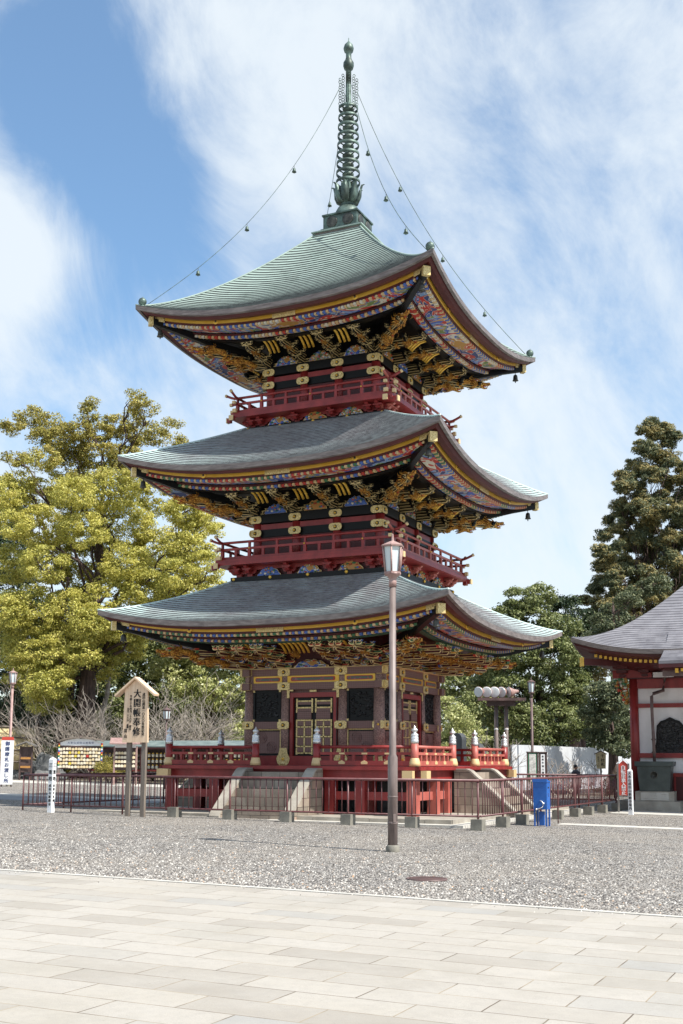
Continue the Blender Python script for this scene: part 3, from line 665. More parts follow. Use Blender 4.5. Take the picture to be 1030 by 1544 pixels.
# doors
for k in range(4):
    d = bpy.data.objects.new('door', None); COL.objects.link(d); d.parent = pagoda; d.rotation_euler = (0, 0, RZ[k])
    b = MB(); y0 = fy - .13
    b.box(-.86, -.72, y0, fy, ZD + .3, 3.85, 'red'); b.box(.72, .86, y0, fy, ZD + .3, 3.85, 'red'); b.box(-.72, .72, y0, fy, 3.70, 3.85, 'red')
    b.box(-.86, -.83, y0 - .01, y0, ZD + .3, 3.94, 'black'); b.box(.83, .86, y0 - .01, y0, ZD + .3, 3.94, 'black')
    b.obj('door_frame', d)
    b = MB(); b.box(-.72, .72, fy - .03, fy - .001, ZD + .3, 3.70, 'black'); y = fy - .03
    for x0, x1 in ((-.64, -.04), (.04, .64)):
        zs = [1.93, 2.14, 2.45, 2.76, 2.98, 3.17, 3.42, 3.58]
        for i in range(len(zs) - 1):
            if i == 4: b.box(x0 + .05, x1 - .05, y - .05, y - .001, zs[i] + .03, zs[i + 1] + .08, 'purple'); continue
            if i < 4:
                for c0, c1 in ((x0 + .05, (x0 + x1) / 2 - .035), ((x0 + x1) / 2 + .035, x1 - .05)): b.box(c0, c1, y - .025, y - .001, zs[i] + .04, zs[i + 1] - .03, 'purple')
            else: b.box(x0 + .05, x1 - .05, y - .025, y - .001, zs[i] + .05 + (.04 if i == 5 else 0), zs[i + 1] - .03, 'purple')
    b.obj('door_panel', d)
    b = MB(); y = fy - .031
    def seg(x0, x1, z0, z1):  # gilt strap broken into pieces
        b.box(x0, x1, y - .03, y, z0, z1, 'fitting')
    for x0, x1, lo_ in ((-.64, -.04, 1), (.04, .64, 1), (-.64, -.04, 0), (.04, .64, 0)):
        b = MB(); xm = (x0 + x1) / 2
        for xx in (x0, x1 - .05):
            for z0, z1 in ((1.88, 2.10), (2.12, 2.42), (2.44, 2.74), (2.76, 2.99), (3.21, 3.36), (3.37, 3.66)):
                if (z0 < 3.1) == bool(lo_): seg(xx, xx + .05, z0, z1)
        for z0, z1 in ((1.95, 2.13), (2.16, 2.42), (2.46, 2.74), (2.77, 2.93)):
            if lo_: seg(xm - .022, xm + .022, z0, z1)
        for z in ((1.93, 2.14, 2.45, 2.76, 2.97) if lo_ else (3.37, 3.58)):
            for u0, u1 in ((x0 + .052, x0 + .15), (xm - .13, xm - .024) if z < 2.9 else (xm - .14, xm - .0), (xm + .024, xm + .13) if z < 2.9 else (xm + .001, xm + .14), (x1 - .15, x1 - .052)): seg(u0, u1, z - .022, z + .022)
        b.obj('gilt_strap', d)
    b = MB(); b.box(-.12, .12, y0 - .005, y0 + .01, 3.87, 3.93, 'fitting'); b.obj('lintel_fitting', d)
    for sx_ in (-1, 1):
        a_, c_ = sorted((sx_ * .84, sx_ * .93)); b = MB(); b.box(a_, c_, y0 - .03, y0 - .012, 3.68, 3.95, 'fitting'); b.box(min(a_, c_) - (.0 if sx_ < 0 else .14), max(a_, c_) + (.14 if sx_ < 0 else 0), y0 - .032, y0 - .0125, 3.90, 3.96, 'fitting'); b.obj('corner_fitting', d)

# ---- eaves, soffits and roofs of the three tiers
#            re    zmid  ztop  rtop  lift  pow   body  bodyz  purlin r, rows
TIERS = [dict(re=5.90, ze=5.83, zt=7.56, rt=2.78, L=.56, p=2.7, b=2.45, bz=4.64, rp=4.30, mat='roof1', N=22, col=True),
         dict(re=5.56, ze=10.74, zt=12.78, rt=2.55, L=.70, p=2.6, b=2.25, bz=9.80, rp=3.95, mat='roof2', N=24, col=False),
         dict(re=5.26, ze=15.88, zt=20.05, rt=.86, L=.72, p=2.5, b=1.98, bz=14.95, rp=3.60, mat='roof3', N=38, col=False)]
PROF = {0: 1.25, 1: 1.10, 2: 1.38}
def bow(t, r, T): return 1 - .022 * (1 - t * t) * (r / T['re'])
def liftf(T, t, d): return T['L'] * abs(t) ** T['p'] * max(0.0, 1 - d / 3.2) ** 1.1
def spt(T, t, d, z):      # point on the front sector: t in -1..1 along the eave, d inward, z relative to eave top
    r = T['re'] - d; return (t * r, -r * bow(t, r, T), T['ze'] + z + liftf(T, t, d))
TS = [math.copysign(abs(u) ** .8, u) for u in np.linspace(-1, 1, 33)]
def ribbon(b, T, poly, m, ts=TS, t0=-1, t1=1, closed=True):
    ts = [t for t in ts if t0 <= t <= t1]
    if ts[0] > t0: ts = [t0] + ts
    if ts[-1] < t1: ts = ts + [t1]
    n = len(poly); vs = []
    for t in ts:
        for d, z in poly: vs.append(spt(T, t, d, z))
    fs = []
    for i in range(len(ts) - 1):
        for j in range(n if closed else n - 1):
            k = (j + 1) % n; fs.append((i * n + j, i * n + k, (i + 1) * n + k, (i + 1) * n + j))
    if closed: fs.append(tuple(range(n))); fs.append(tuple((len(ts) - 1) * n + j for j in range(n))[::-1])
    b.add(vs, fs, m)
for ti, T in enumerate(TIERS):
    # roof surface, stepped in courses
    N_ = T['N']; pw = PROF[ti]; b = MB()
    def rz(v):   # v: 0 at eave .. 1 at top
        d = (T['re'] - T['rt']) * v; return d, (T['zt'] - T['ze']) * (v ** pw)
    ts = TS; stepd = .032
    for i in range(N_):
        v0, v1 = i / N_, (i + 1) / N_
        d0, z0 = rz(v0); d1, z1 = rz(v1)
        if d1 > T['re'] - T['rt']: d1 = T['re'] - T['rt']
        vs = []
        for t in ts:
            for d, z in ((d0, z0 - (.0 if i == 0 else stepd)), (d0, z0 + .006), (d1, z1 - stepd)):
                r = T['re'] - d; lf = T['L'] * abs(t) ** T['p'] * max(0, 1 - d / (T['re'] - T['rt'])) ** 1.1
                vs.append((t * r, -r * bow(t, r, T) , T['ze'] + z + lf))
        f1 = []; f2 = []
        for q in range(len(ts) - 1):
            f1.append((q * 3, (q + 1) * 3, (q + 1) * 3 + 1, q * 3 + 1)); f2.append((q * 3 + 1, (q + 1) * 3 + 1, (q + 1) * 3 + 2, q * 3 + 2))
        b.add(vs, f2, T['mat']); b.add(vs, f1, 'riser' if ti == 2 else 'riser_brown')
    rf = sides('roof', b)
    # hip ridge caps (thin)
    b = MB(); pts = []
    for i in range(N_ + 1):
        d, z = rz(i / N_); r = T['re'] - d; lf = T['L'] * max(0, 1 - d / (T['re'] - T['rt'])) ** 1.1
        pts.append((r, -r, T['ze'] + z + lf - .01))
    b.tube(pts, .035, T['mat'], 6)
    for k in range(4): mobj('hip_ridge', b.mesh('hip_ridge') if k == 0 else hip_me, rf[k]); hip_me = rf[k].children[0].data if False else bpy.data.meshes['hip_ridge'] if ti == 0 else [m_ for m_ in bpy.data.meshes if m_.name.startswith('hip_ridge')][-1]
    # roof edge
    b = MB(); ribbon(b, T, [(.0, .006), (.0, -.155), (.10, -.17), (.10, -.02)], 'fascia')
    b2 = MB(); ribbon(b2, T, [(.102, -.10), (.22, -.235), (.46, -.20), (.46, -.04)], 'darkred')
    sides('eave_fascia', b); sides('red_eave_board', b2)
    b = MB(); ribbon(b, T, [(.50, -.165), (.50, -.285), (.56, -.285), (.56, -.165)], 'goldbright')
    ge = sides('gilt_eave_board', b)
    # ornate plates on the gilt board
    PL = []
    q = MB(); ribbon(q, T, [(.470, -.145), (.470, -.335), (.498, -.335), (.498, -.145)], 'fitting', t0=-.085, t1=.085); PL.append(q)
    for t0_, t1_ in ((-1, -.93), (.93, 1)): q = MB(); ribbon(q, T, [(.470, -.13), (.470, -.35), (.498, -.35), (.498, -.13)], 'fitting', t0=t0_, t1=t1_); PL.append(q)
    for t in (-.52, .52):
        p = spt(T, t, .485, -.225); q = MB(); q.T = Matrix.Translation(p) @ Matrix.Rotation(pi / 2, 4, 'X'); q.lathe([(.10, 0), (.10, .02), (.075, .022)], (0, 0, 0), 'goldbright', 14); q.lathe([(.04, .02), (.03, .032)], (0, 0, 0), 'bronze', 8); q.T = None; PL.append(q)
    sides_each('gilt_plate', PL, ge)
    # boards and soffits
    b = MB(); ribbon(b, T, [(.54, -.285), (.54, -.345), (.70, -.345), (.70, -.285)], 'darkred'); 
    ribbon(b, T, [(1.30, -.39), (1.30, -.45), (1.46, -.45), (1.46, -.39)], 'darkred'); sides('rafter_board', b)
    rp = T['re'] - T['rp']
    b = MB(); ribbon(b, T, [(.60, -.41), (1.30, -.36), (1.30, -.32), (.60, -.36)], 'paint'); sf = sides('painted_soffit', b)
    b = MB(); ribbon(b, T, [(1.36, -.53), (rp + .1, -.46), (rp + .1, -.42), (1.36, -.49)], 'paint'); sides('painted_soffit', b)
    # rafter ends: blocks alternating gilt and coloured
    b = MB(); pals = (['cblue', 'cgreen', 'cgreen', 'cblue'], ['cred', 'cgreen', 'cblue', 'cred'], ['cblue', 'cwhite', 'cred', 'cblue'])[ti]
    for row, (dd, zz_, sp_) in enumerate(((.585, -.35, .105), (1.335, -.455, .125))):
        R_ = T['re'] - dd; n = int(2 * R_ / sp_)
        for i in range(n):
            t = (i + .5) / n * 2 - 1
            p = spt(T, t, dd, zz_); h = .075; w = sp_ * .30
            m = 'cream' if i % 2 == 0 else pals[(int((t + 1) * 6.4) + row) % 4]
            w2 = w * (1.15 if i % 2 == 0 else 1.35)
            b.box(p[0] - w2, p[0] + w2, p[1], p[1] + .12, p[2] - h, p[2], m)
    o4 = sides('rafter_end_row', b); [tag(o_, kind='stuff') for o_ in o4]
    # eave purlin resting on the brackets
    b = MB(); zr_ = T['ze'] - .50
    ribbon(b, T, [(rp - .08, -.56), (rp - .08, -.46), (rp + .1, -.46), (rp + .1, -.56)], 'black' if ti else 'dkgreen'); sides('eave_purlin', b)
    # inner board between purlin and wall (dark lattice ceiling)
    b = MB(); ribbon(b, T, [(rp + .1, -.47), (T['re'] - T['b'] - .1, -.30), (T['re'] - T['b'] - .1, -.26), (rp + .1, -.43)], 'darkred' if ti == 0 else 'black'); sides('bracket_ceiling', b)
    # corner rafters, end caps and bells
    for k in range(4):
        b = MB(); b.T = Matrix.Rotation(-pi / 4, 4, 'Z')
        R2 = math.sqrt(2); ztip = T['ze'] + T['L']
        lf = lambda d: T['L'] * max(0.0, 1 - d / 3.2) ** 1.1
        prev = None; pts = [(T['re'] - d, T['ze'] + lf(d) + z) for d, z in ((.42, -.40), (1.0, -.46), (1.6, -.56), (2.4, -.60), (T['re'] - T['b'], -.70))]
        for (ra, za_), (rb_, zb_) in zip(pts[:-1], pts[1:]):
            ra *= R2; rb_ *= R2
            b.hexa([(rb_, -.09, zb_ - .12), (ra, -.09, za_ - .12), (ra, .09, za_ - .12), (rb_, .09, zb_ - .12), (rb_, -.09, zb_ + .1), (ra, -.09, za_ + .1), (ra, .09, za_ + .1), (rb_, .09, zb_ + .1)], 'black')
        cr_ = b.obj('corner_rafter', pagoda, (0, 0, 0), RZ[k])
        q = MB(); q.T = Matrix.Rotation(-pi / 4, 4, 'Z'); ra, za_ = pts[0]; ra *= R2
        q.box(ra + .001, ra + .14, -.115, .115, za_ - .15, za_ + .13, 'fitting'); q.obj('gilt_cap', cr_)
        q = MB(); q.T = Matrix.Rotation(-pi / 4, 4, 'Z'); bx = ra - .25; bz_ = za_ - .13
        q.tube([(bx, 0, bz_), (bx, 0, bz_ - .14)], .012, 'bronze', 5)
        q.lathe([(.03, -.13), (.07, -.16), (.085, -.25), (.09, -.32), (.115, -.36)], (bx, 0, bz_), 'bronze', 10); q.tube([(bx, 0, bz_ - .36), (bx, 0, bz_ - .44)], .018, 'bronze', 5)
        q.obj('wind_bell', cr_)

# ---- bracket clusters
def arm_poly(x0, x1, z0, z1, ch=.05): return [(x0, z1), (x0, z0 + ch), (x0 + ch, z0), (x1 - ch, z0), (x1, z0 + ch), (x1, z1)]
def outl_x(b, x0, x1, y, z0, z1, m, depth=.09, gl=.026):   # cross arm facing -y with gold outline
    b.prism(arm_poly(x0, x1, z0, z1), y, y + depth, m, 'y')
    b.prism(arm_poly(x0, x1, z0, z1), y - .006, y - .001, 'goldline', 'y')
    b.prism(arm_poly(x0 + gl, x1 - gl, z0 + gl, z1 - gl, .045), y - .011, y - .0062, m, 'y')
def outl_y(b, x, y0, y1, z0, z1, m, w=.09, gl=.024):        # outward arm, outlined on both sides and at the end
    b.prism(arm_poly(y0, y1, z0, z1), x - w / 2, x + w / 2, m, 'x')
    for s_ in (-1, 1):
        a, c = sorted((x + s_ * (w / 2 + .001), x + s_ * (w / 2 + .006))); b.prism(arm_poly(y0, y1, z0, z1), a, c, 'goldline', 'x')
        a, c = sorted((x + s_ * (w / 2 + .0062), x + s_ * (w / 2 + .011))); b.prism(arm_poly(y0 + gl, y1 - gl, z0 + gl, z1 - gl, .045), a, c, m, 'x')
    outl_x(b, x - w / 2, x + w / 2, y0 - .02, z0, z1, m, .02, .016)
def cluster(T, ti, steps=3, seed=0, diag=False):
    b = MB(); rr = random.Random(seed); reach = (T['rp'] - T['b']); h = (T['ze'] - .56 - T['bz']) ; n = steps + 1
    dz = h / n + .035; sy = reach / steps * (R2_ if diag else 1)
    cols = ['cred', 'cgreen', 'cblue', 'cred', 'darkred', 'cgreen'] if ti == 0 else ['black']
    for i in range(n):
        z0 = T['bz'] + i * (h / n); zt_ = z0 + h / n * .52
        m1 = cols[(i * 2 + seed) % len(cols)]; m2 = cols[(i * 2 + 1 + seed) % len(cols)]
        if i < steps or True:
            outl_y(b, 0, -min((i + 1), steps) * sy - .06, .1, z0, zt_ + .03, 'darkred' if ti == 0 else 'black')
        for j in range(i + 1):     # cross arms at each step plane
            if j > steps: continue
            hw = .22 + .12 * (i - j) + (.06 if j == 0 else 0); hw = min(hw, .44)
            if diag: hw *= .8
            y = -j * sy - .045
            if j < i - 1: continue
            outl_x(b, -hw, hw, y, z0 + .004, zt_, m1)
            for x in (-hw + .06, 0, hw - .06):
                outl_x(b, x - .065, x + .065, y - .03, zt_ + .012, z0 + h / n - .006, m2, .13, .014)
    return b
R2_ = math.sqrt(2)
def dragon_mesh(seed, big=1.0):
    """gilded dragon: curved scaly neck coming out of the wall, horned head, open jaws, swept back mane"""
    rr = random.Random(seed); b = MB(); D = 'dragon'; sd = rr.choice((-1, 1))
    neck = [Vector((0, .62, -.10)), Vector((sd * .06, .42, .02)), Vector((sd * .05, .22, .06)), Vector((0, .05, .0))]
    b.tube(neck, [.10, .095, .09, .085], D, 9)
    for i in range(9):      # back fins and belly scales
        u = i / 8; p = neck[0].lerp(neck[2], u) if u < .7 else neck[2].lerp(neck[3], (u - .7) / .3)
        b.tube([p + Vector((0, 0, .07)), p + Vector((0, .05, .16))], [.03, .005], D, 4)
    b.ball((0, -.03, 0), (.095, .13, .09), D, 12, 8, .08, rr)
    b.tube([(0, -.10, .035), (0, -.24, .04), (0, -.33, .06), (0, -.36, .05)], [.075, .055, .058, .03], D, 8)   # upper jaw, nose
    b.tube([(0, -.08, -.05), (0, -.2, -.10), (0, -.27, -.09)], [.055, .035, .018], D, 6)                       # lower jaw
    b.tube([(0, -.12, -.02), (0, -.25, -.035)], [.03, .012], 'cred', 5)
    for s_ in (-1, 1):
        b.ball((s_ * .055, -.12, .085), .028, 'cream', 7, 5); b.ball((s_ * .035, -.335, .085), .022, D, 6, 4)
        b.tube([(s_ * .04, -.06, .09), (s_ * .09, .02, .15), (s_ * .08, .14, .18), (s_ * .11, .22, .17)], [.02, .016, .011, .004], D, 5)
        b.tube([(s_ * .07, -.04, .05), (s_ * .15, .03, .08), (s_ * .13, .06, .03)], [.02, .022, .004], D, 5)
        b.tube([(s_ * .05, -.30, .03), (s_ * .13, -.34, .0), (s_ * .17, -.26, -.05), (s_ * .14, -.20, -.08)], [.012, .010, .008, .003], D, 4)
        for i in range(8):     # mane locks, swept back in curls
            a_ = -1.2 + i * .34; c_, s2 = cos(a_), sin(a_); L = rr.uniform(.20, .32)
            p0 = Vector((s_ * .08 * c_, rr.uniform(-.02, .06), .085 * s2)); q1 = p0 + Vector((s_ * c_ * .07, L * .45, s2 * .07)); q2 = p0 + Vector((s_ * c_ * .13, L * .85, s2 * .12 + .02)); q3 = q2 + Vector((s_ * c_ * .03, -.04, s2 * .05 + .03))
            b.tube([p0, q1, q2, q3], [.026, .024, .014, .004], D, 5)
    for i in range(6):      # clouds at the root
        a_ = i * pi / 3; b.ball((.11 * cos(a_), .5 + rr.uniform(-.06, .06), -.06 + .10 * sin(a_)), (.06, .06, .05), D, 7, 5, .1, rr)
    return b.mesh('dragon_head')
DR = [dragon_mesh(i) for i in range(3)]
def kaeru(w, h, seed, mt):   # carved frog-leg strut panel
    b = MB(); n = 14; out = [(-w / 2, 0)]
    for i in range(n + 1):
        u = i / n * 2 - 1; out.append((u * w / 2, h * (1 - abs(u) ** 2.2) * .85 + h * .15 * (1 + sin(i * 2.1 + seed)) * .5 + .02))
    out.append((w / 2, 0)); b.prism(out, -.05, 0, mt, 'y'); b.prism([(x * 1.06, z * 1.06 - .002) for x, z in out], -.02, -.001, 'goldline', 'y')
    rr = random.Random(seed)
    for i in range(22):
        u = rr.uniform(-.8, .8); b.ball((u * w / 2, -.055, rr.uniform(.03, h * .95 * (1 - abs(u) ** 2))), (rr.uniform(.03, .07), .035, rr.uniform(.02, .045)), rr.choice([mt, 'cwhite', 'cblue', 'cred', mt, 'cgreen', 'cgrey', 'cochre']), 7, 5)
    return b.mesh('carved_strut')
KA = [kaeru(.78, .30, s_, m_) for s_, m_ in ((1, 'paint2'), (2, 'cblue'), (3, 'paint'), (4, 'cochre'))]
for ti, T in enumerate(TIERS):
    cs = ([-2.37, -1.02, 1.02], [-2.2, -.74, .74], [-1.93, -.64, .64])[ti]
    cm = [cluster(T, ti, 3, s_).mesh('bracket') for s_ in range(2)]
    cd = cluster(T, ti, 3, 5, True).mesh('corner_bracket')
    y0 = -T['b']
    half = -cs[0]; inter = ([-1.70, 0.0, 1.70] if ti == 0 else [])
    for k in range(4):
        Rk = Matrix.Rotation(RZ[k], 3, 'Z')
        for j, s in enumerate(cs + [half] + inter):
            if ti == 0 and s in inter and s == 0.0: continue
            o = mobj('bracket', cm[(j) % 2], pagoda, Rk @ Vector((s, y0, 0)), RZ[k])
        o = mobj('corner_bracket', cd, pagoda, Rk @ Vector((half, y0, 0)), RZ[k] + pi / 4)
        # dragons
        h = T['ze'] - .56 - T['bz']
        for j, s in enumerate(cs + [half] + inter):
            d = mobj('dragon_head', DR[j % 3], pagoda, Rk @ Vector((s, y0 - (T['rp'] - T['b']) * .74, T['bz'] + h * .50)), RZ[k]); q_ = (.58, .68, .55)[ti] if k == 0 else (.62, .80, .78)[ti]; d.scale = (q_, q_ * 1.15, q_)
            if ti == 0 and j % 2 == 0:
                d = mobj('dragon_head', DR[(j + 1) % 3], pagoda, Rk @ Vector((s, y0 - .62, T['bz'] + h * .30)), RZ[k]); d.scale = (.6, .75, .55)
        for rr_, zz_, sc_ in ((.42, -.06, .95), (.86, .12, 1.1)):
            e = half + (T['rp'] - T['b']) * rr_ + .25
            d = mobj('dragon_head', DR[k % 3], pagoda, Rk @ Vector((e, -e, T['bz'] + h * .45 + zz_ * 1.4)), RZ[k] + pi / 4); d.scale = (sc_, sc_ * 1.25, sc_)
        # ribs near the top between clusters
        alls = sorted(cs + [half])
        for a_, c_ in zip(alls[:-1], alls[1:]):
            rib = MB(); wd = c_ - a_; nr = 6 if wd > 1.6 else 3; xm = (a_ + c_) / 2
            if ti == 0 and wd < 1.6: nr = 2
            for i in range(nr):
                x = xm + (i - (nr - 1) / 2) * .16
                yy = y0 - (T['rp'] - T['b']) * .62; zz0 = T['bz'] + h * .80
                rib.tube([(x, yy + .10, zz0 - .12), (x, yy - .03, zz0 + .0), (x, yy - .22, zz0 + .12), (x, yy - .45, zz0 + .17)], .042, 'goldbright', 6)
            rib.obj('gilt_rib', pagoda, (0, 0, 0), RZ[k])
        # struts between clusters on the wall plate
        for j, (a_, c_) in enumerate(zip(alls[:-1], alls[1:])):
            d = mobj('carved_strut', KA[(j * 2 + ti + k) % 4], pagoda, Rk @ Vector(((a_ + c_) / 2, y0 - .10, T['bz'] + .0)), RZ[k])
            if ti == 0: d.scale = (.62 if c_ - a_ < 1.6 else 1.5, 1, .8)
    # wall behind brackets + plate beam
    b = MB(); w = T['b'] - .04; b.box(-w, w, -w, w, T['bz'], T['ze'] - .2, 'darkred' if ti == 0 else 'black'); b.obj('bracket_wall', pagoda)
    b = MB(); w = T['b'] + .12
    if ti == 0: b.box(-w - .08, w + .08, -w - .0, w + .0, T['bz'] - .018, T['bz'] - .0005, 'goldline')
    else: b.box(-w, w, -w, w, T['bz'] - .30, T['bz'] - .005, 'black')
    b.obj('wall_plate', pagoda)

# ---- upper storeys' bodies and balconies
LV = [dict(b=2.25, zb=8.0, zt=9.80, f1=9.62, f2=9.17, cs=(-2.2, -.74, .74, 2.2), hl=2.86, zl=7.52, hd=3.28, hr=3.06, tm=1, zd=8.0, top=8.78),
      dict(b=1.98, zb=13.1, zt=14.95, f1=14.76, f2=14.31, cs=(-1.93, -.64, .64, 1.93), hl=2.58, zl=12.64, hd=2.98, hr=2.76, tm=2, zd=13.05, top=13.78)]
for lv in LV:
    b = MB(); w = lv['b'] - .06; b.box(-w, w, -w, w, lv['zb'], lv['zt'] - .3, 'black'); b.obj('wall', pagoda)
    b = MB(); y = -lv['b'] - .05
    b.box(-lv['b'] - .05, lv['b'] + .05, y, y + .12, lv['f2'] - .13, lv['f2'] + .12, 'black')
    b.box(-lv['b'] - .02, lv['b'] + .02, y + .02, y + .14, lv['f2'] + .122, lv['f2'] + .30, 'red')
    b.box(-lv['b'] + .05, lv['b'] - .05, y + .05, y + .14, lv['zb'], lv['f2'] - .135, 'darkred')
    sides('wall_rail', b)
    cm_ = MB(); cm_.lathe([(.15, lv['zb']), (.15, lv['zt'] - .31)], (0, 0, 0), 'red', 12); cme = cm_.mesh('column')
    for k in range(4):
        for s in lv['cs'][:3]: mobj('column', cme, pagoda, Matrix.Rotation(RZ[k], 3, 'Z') @ Vector((s, -lv['b'] + .02, 0)), RZ[k])
    FT = []
    for s in lv['cs']:
        for z, yy in ((lv['f1'], y - .085), (lv['f2'], y - .085)):
            ss = s if abs(s) < 1.5 else s + math.copysign(.02, s); FT.append(MB()); fitting(FT[-1], ss, z, .46, .24, yy, 'caps')
    sides_each('beam_fitting', FT)
    # ledge with studs
    b = MB(); hl = lv['hl']; zl = lv['zl']; b.box(-hl, hl, -hl, hl, zl - .25, zl + .13, 'black'); led = b.obj('ledge', pagoda)
    SD = []
    for i, s in enumerate(np.linspace(-hl + .12, hl - .12, 5)):
        b = MB(); b.T = Matrix.Translation((s, -hl, zl + .07)) @ Matrix.Rotation(pi / 2, 4, 'X'); b.lathe([(.055, 0), (.055, .02), (.03, .045)], (0, 0, 0), 'goldbright', 10); b.T = None; SD.append(b)
    sides_each('gilt_stud', SD, led)
    # red bracket frieze under the deck
    zd = lv['zd']; zl2 = zl + .13; hd = lv['hd']; b = MB()
    for k in range(4):
        b.T = Matrix.Rotation(RZ[k], 4, 'Z'); w = hl - .25; b.box(-w, w, -w, -w + .1, zl2, zd + .001, 'darkred')
        b.box(-w - .2, w + .2, -w - .16, -w - .02, zd - .12, zd, 'red')
    b.obj('frieze_board', pagoda)
    bm_ = MB(); w = hl - .25; hh = zd - zl2
    bm_.box(-.09, .09, -w - .12, -w + .01, zl2, zl2 + hh * .30, 'red'); bm_.prism(arm_poly(-.24, .24, zl2 + hh * .3, zl2 + hh * .52, .06), -w - .14, -w, 'red', 'y')
    bm_.prism(arm_poly(-w - .34, -w + .02, zl2 + hh * .32, zl2 + hh * .6, .07), -.07, .07, 'red', 'x')
    for x in (-.19, 0, .19): bm_.prism(arm_poly(x - .07, x + .07, zl2 + hh * .53, zl2 + hh * .75, .03), -w - .15, -w - .01, 'red', 'y')
    bm_.prism(arm_poly(-.16, .16, zl2 + hh * .6, zl2 + hh * .78, .04), -w - .38, -w - .25, 'red', 'y')
    bm_.prism(arm_poly(-w - .48, -w, zl2 + hh * .78, zl2 + hh * .98, .05), -.06, .06, 'red', 'x')
    bme = bm_.mesh('balcony_bracket')
    sp_ = hl * 2 / 3.9
    for k in range(4):
        for s in (-1.5 * sp_ - .0, -.5 * sp_, .5 * sp_, 1.5 * sp_, -w, w):
            mobj('balcony_bracket', bme, pagoda, Matrix.Rotation(RZ[k], 3, 'Z') @ Vector((s, 0, 0)), RZ[k])
        for j, s in enumerate((-sp_, 0, sp_)):
            d = mobj('carved_strut', KA[(j + k + lv['tm']) % 4], pagoda, Matrix.Rotation(RZ[k], 3, 'Z') @ Vector((s, -w - .13, zl2)), RZ[k]); d.scale = (1.05, 1, .95)
    # deck
    b = MB(); b.box(-hd, hd, -hd, hd, zd + .002, zd + .10, 'red'); b.box(-hd + .06, hd - .06, -hd + .06, hd - .06, zd + .102, zd + .20, 'red'); dk = b.obj('balcony_deck', pagoda)
    for k in range(4):
        for sx_ in (-1, 1): b = MB(); b.T = Matrix.Rotation(RZ[k], 4, 'Z'); b.box(sx_ * (hd - .18) - .07, sx_ * (hd - .18) + .07, -hd - .12, -hd - .001, zd - .10, zd + .05, 'red'); b.box(sx_ * (hd - .18) - .08, sx_ * (hd - .18) + .08, -hd - .16, -hd - .121, zd - .11, zd + .06, 'cream'); b.obj('beam_end_cap', dk)
    # railing
    b = MB(); hr = lv['hr']; z0 = zd + .20; zt_ = lv['top']; hm = (zt_ - z0)
    ex = .32
    b.box(-hr - ex * .6, hr + ex * .6, -hr - .05, -hr + .05, z0 + .002, z0 + .10, 'red')
    b.box(-hr - ex * .75, hr + ex * .75, -hr - .035, -hr + .035, z0 + hm * .55, z0 + hm * .68, 'red')
    pts = [(-hr - ex - .12, -hr, zt_ + .13), (-hr - ex * .8, -hr, zt_ + .05), (-hr - ex * .4, -hr, zt_ + .005)] + [(x, -hr, zt_) for x in np.linspace(-hr, hr, 6)] + [(hr + ex * .4, -hr, zt_ + .005), (hr + ex * .8, -hr, zt_ + .05), (hr + ex + .12, -hr, zt_ + .13)]
    b.tube(pts, .043, 'red', 8)
    nn = 12
    for i in range(nn + 1):
        x = -hr + 2 * hr * i / nn
        if i % 2 == 0: b.box(x - .05, x + .05, -hr - .045, -hr + .045, z0 + .10, z0 + hm * .55, 'red'); b.box(x - .035, x + .035, -hr - .035, -hr + .035, z0 + hm * .68, zt_ - .02, 'red')
        else: b.box(x - .045, x + .045, -hr - .03, -hr + .03, z0 + .10, z0 + hm * .55, 'red')
    rl = sides('balcony_railing', b, pagoda)
    GE = []
    for sx_ in (-1, 1):
        b = MB(); b.tube([(sx_ * (hr + ex + .10), -hr, zt_ + .12), (sx_ * (hr + ex + .16), -hr, zt_ + .15)], .055, 'cream', 8); GE.append(b)
        b = MB(); b.box(sx_ * (hr + ex * .78) - .05, sx_ * (hr + ex * .78) + .05, -hr - .05, -hr + .05, z0 + hm * .53, z0 + hm * .7, 'cream'); GE.append(b)
        b = MB(); b.box(sx_ * (hr + ex * .63) - .05, sx_ * (hr + ex * .63) + .05, -hr - .065, -hr + .065, z0 - .01, z0 + .115, 'cream'); GE.append(b)
    for x in (-hr / 3 * 2 + .01, -.01, hr / 3 * 2 - .01): b = MB(); b.ball((x, -hr - .05, z0 + hm * .62), .028, 'goldbright', 7, 5); GE.append(b)
    sides_each('gilt_end', GE, rl)

# ---- top: dew basin, lotus, rings, spire
SP = thing_parent = bpy.data.objects.new('spire', None); COL.objects.link(SP); SP.parent = pagoda
b = MB(); w = .92
b.box(-w + .03, w - .03, -w + .03, w - .03, 19.95, 20.06, 'fascia'); b.box(-w - .05, w + .05, -w - .05, w + .05, 20.062, 20.10, 'roof3')
for i, q in enumerate((.84, .78, .72)): b.box(-q, q, -q, q, 20.102 + i * .055, 20.15 + i * .055, 'verdi')
b.box(-.65, .65, -.65, .65, 20.262, 20.74, 'verdi'); b.box(-.69, .69, -.69, .69, 20.742, 20.80, 'verdi')
b.obj('dew_basin', SP)
for k in range(4):
    for s in (-.31, .31):
        b = MB(); b.T = Matrix.Rotation(RZ[k], 4, 'Z') @ Matrix.Translation((s, -.65, 20.5)) @ Matrix.Rotation(pi / 2, 4, 'X'); b.lathe([(.21, 0), (.21, .02), (.19, .025), (.05, .03)], (0, 0, 0), 'bronze', 18); b.obj('medallion', SP)
b = MB(); b.lathe([(.46, 20.8), (.48, 20.9), (.44, 21.05), (.36, 21.2), (.26, 21.25), (.26, 21.4), (.3, 21.45)], (0, 0, 0), 'verdi', 24); b.obj('inverted_bowl', SP)
pet = MB()
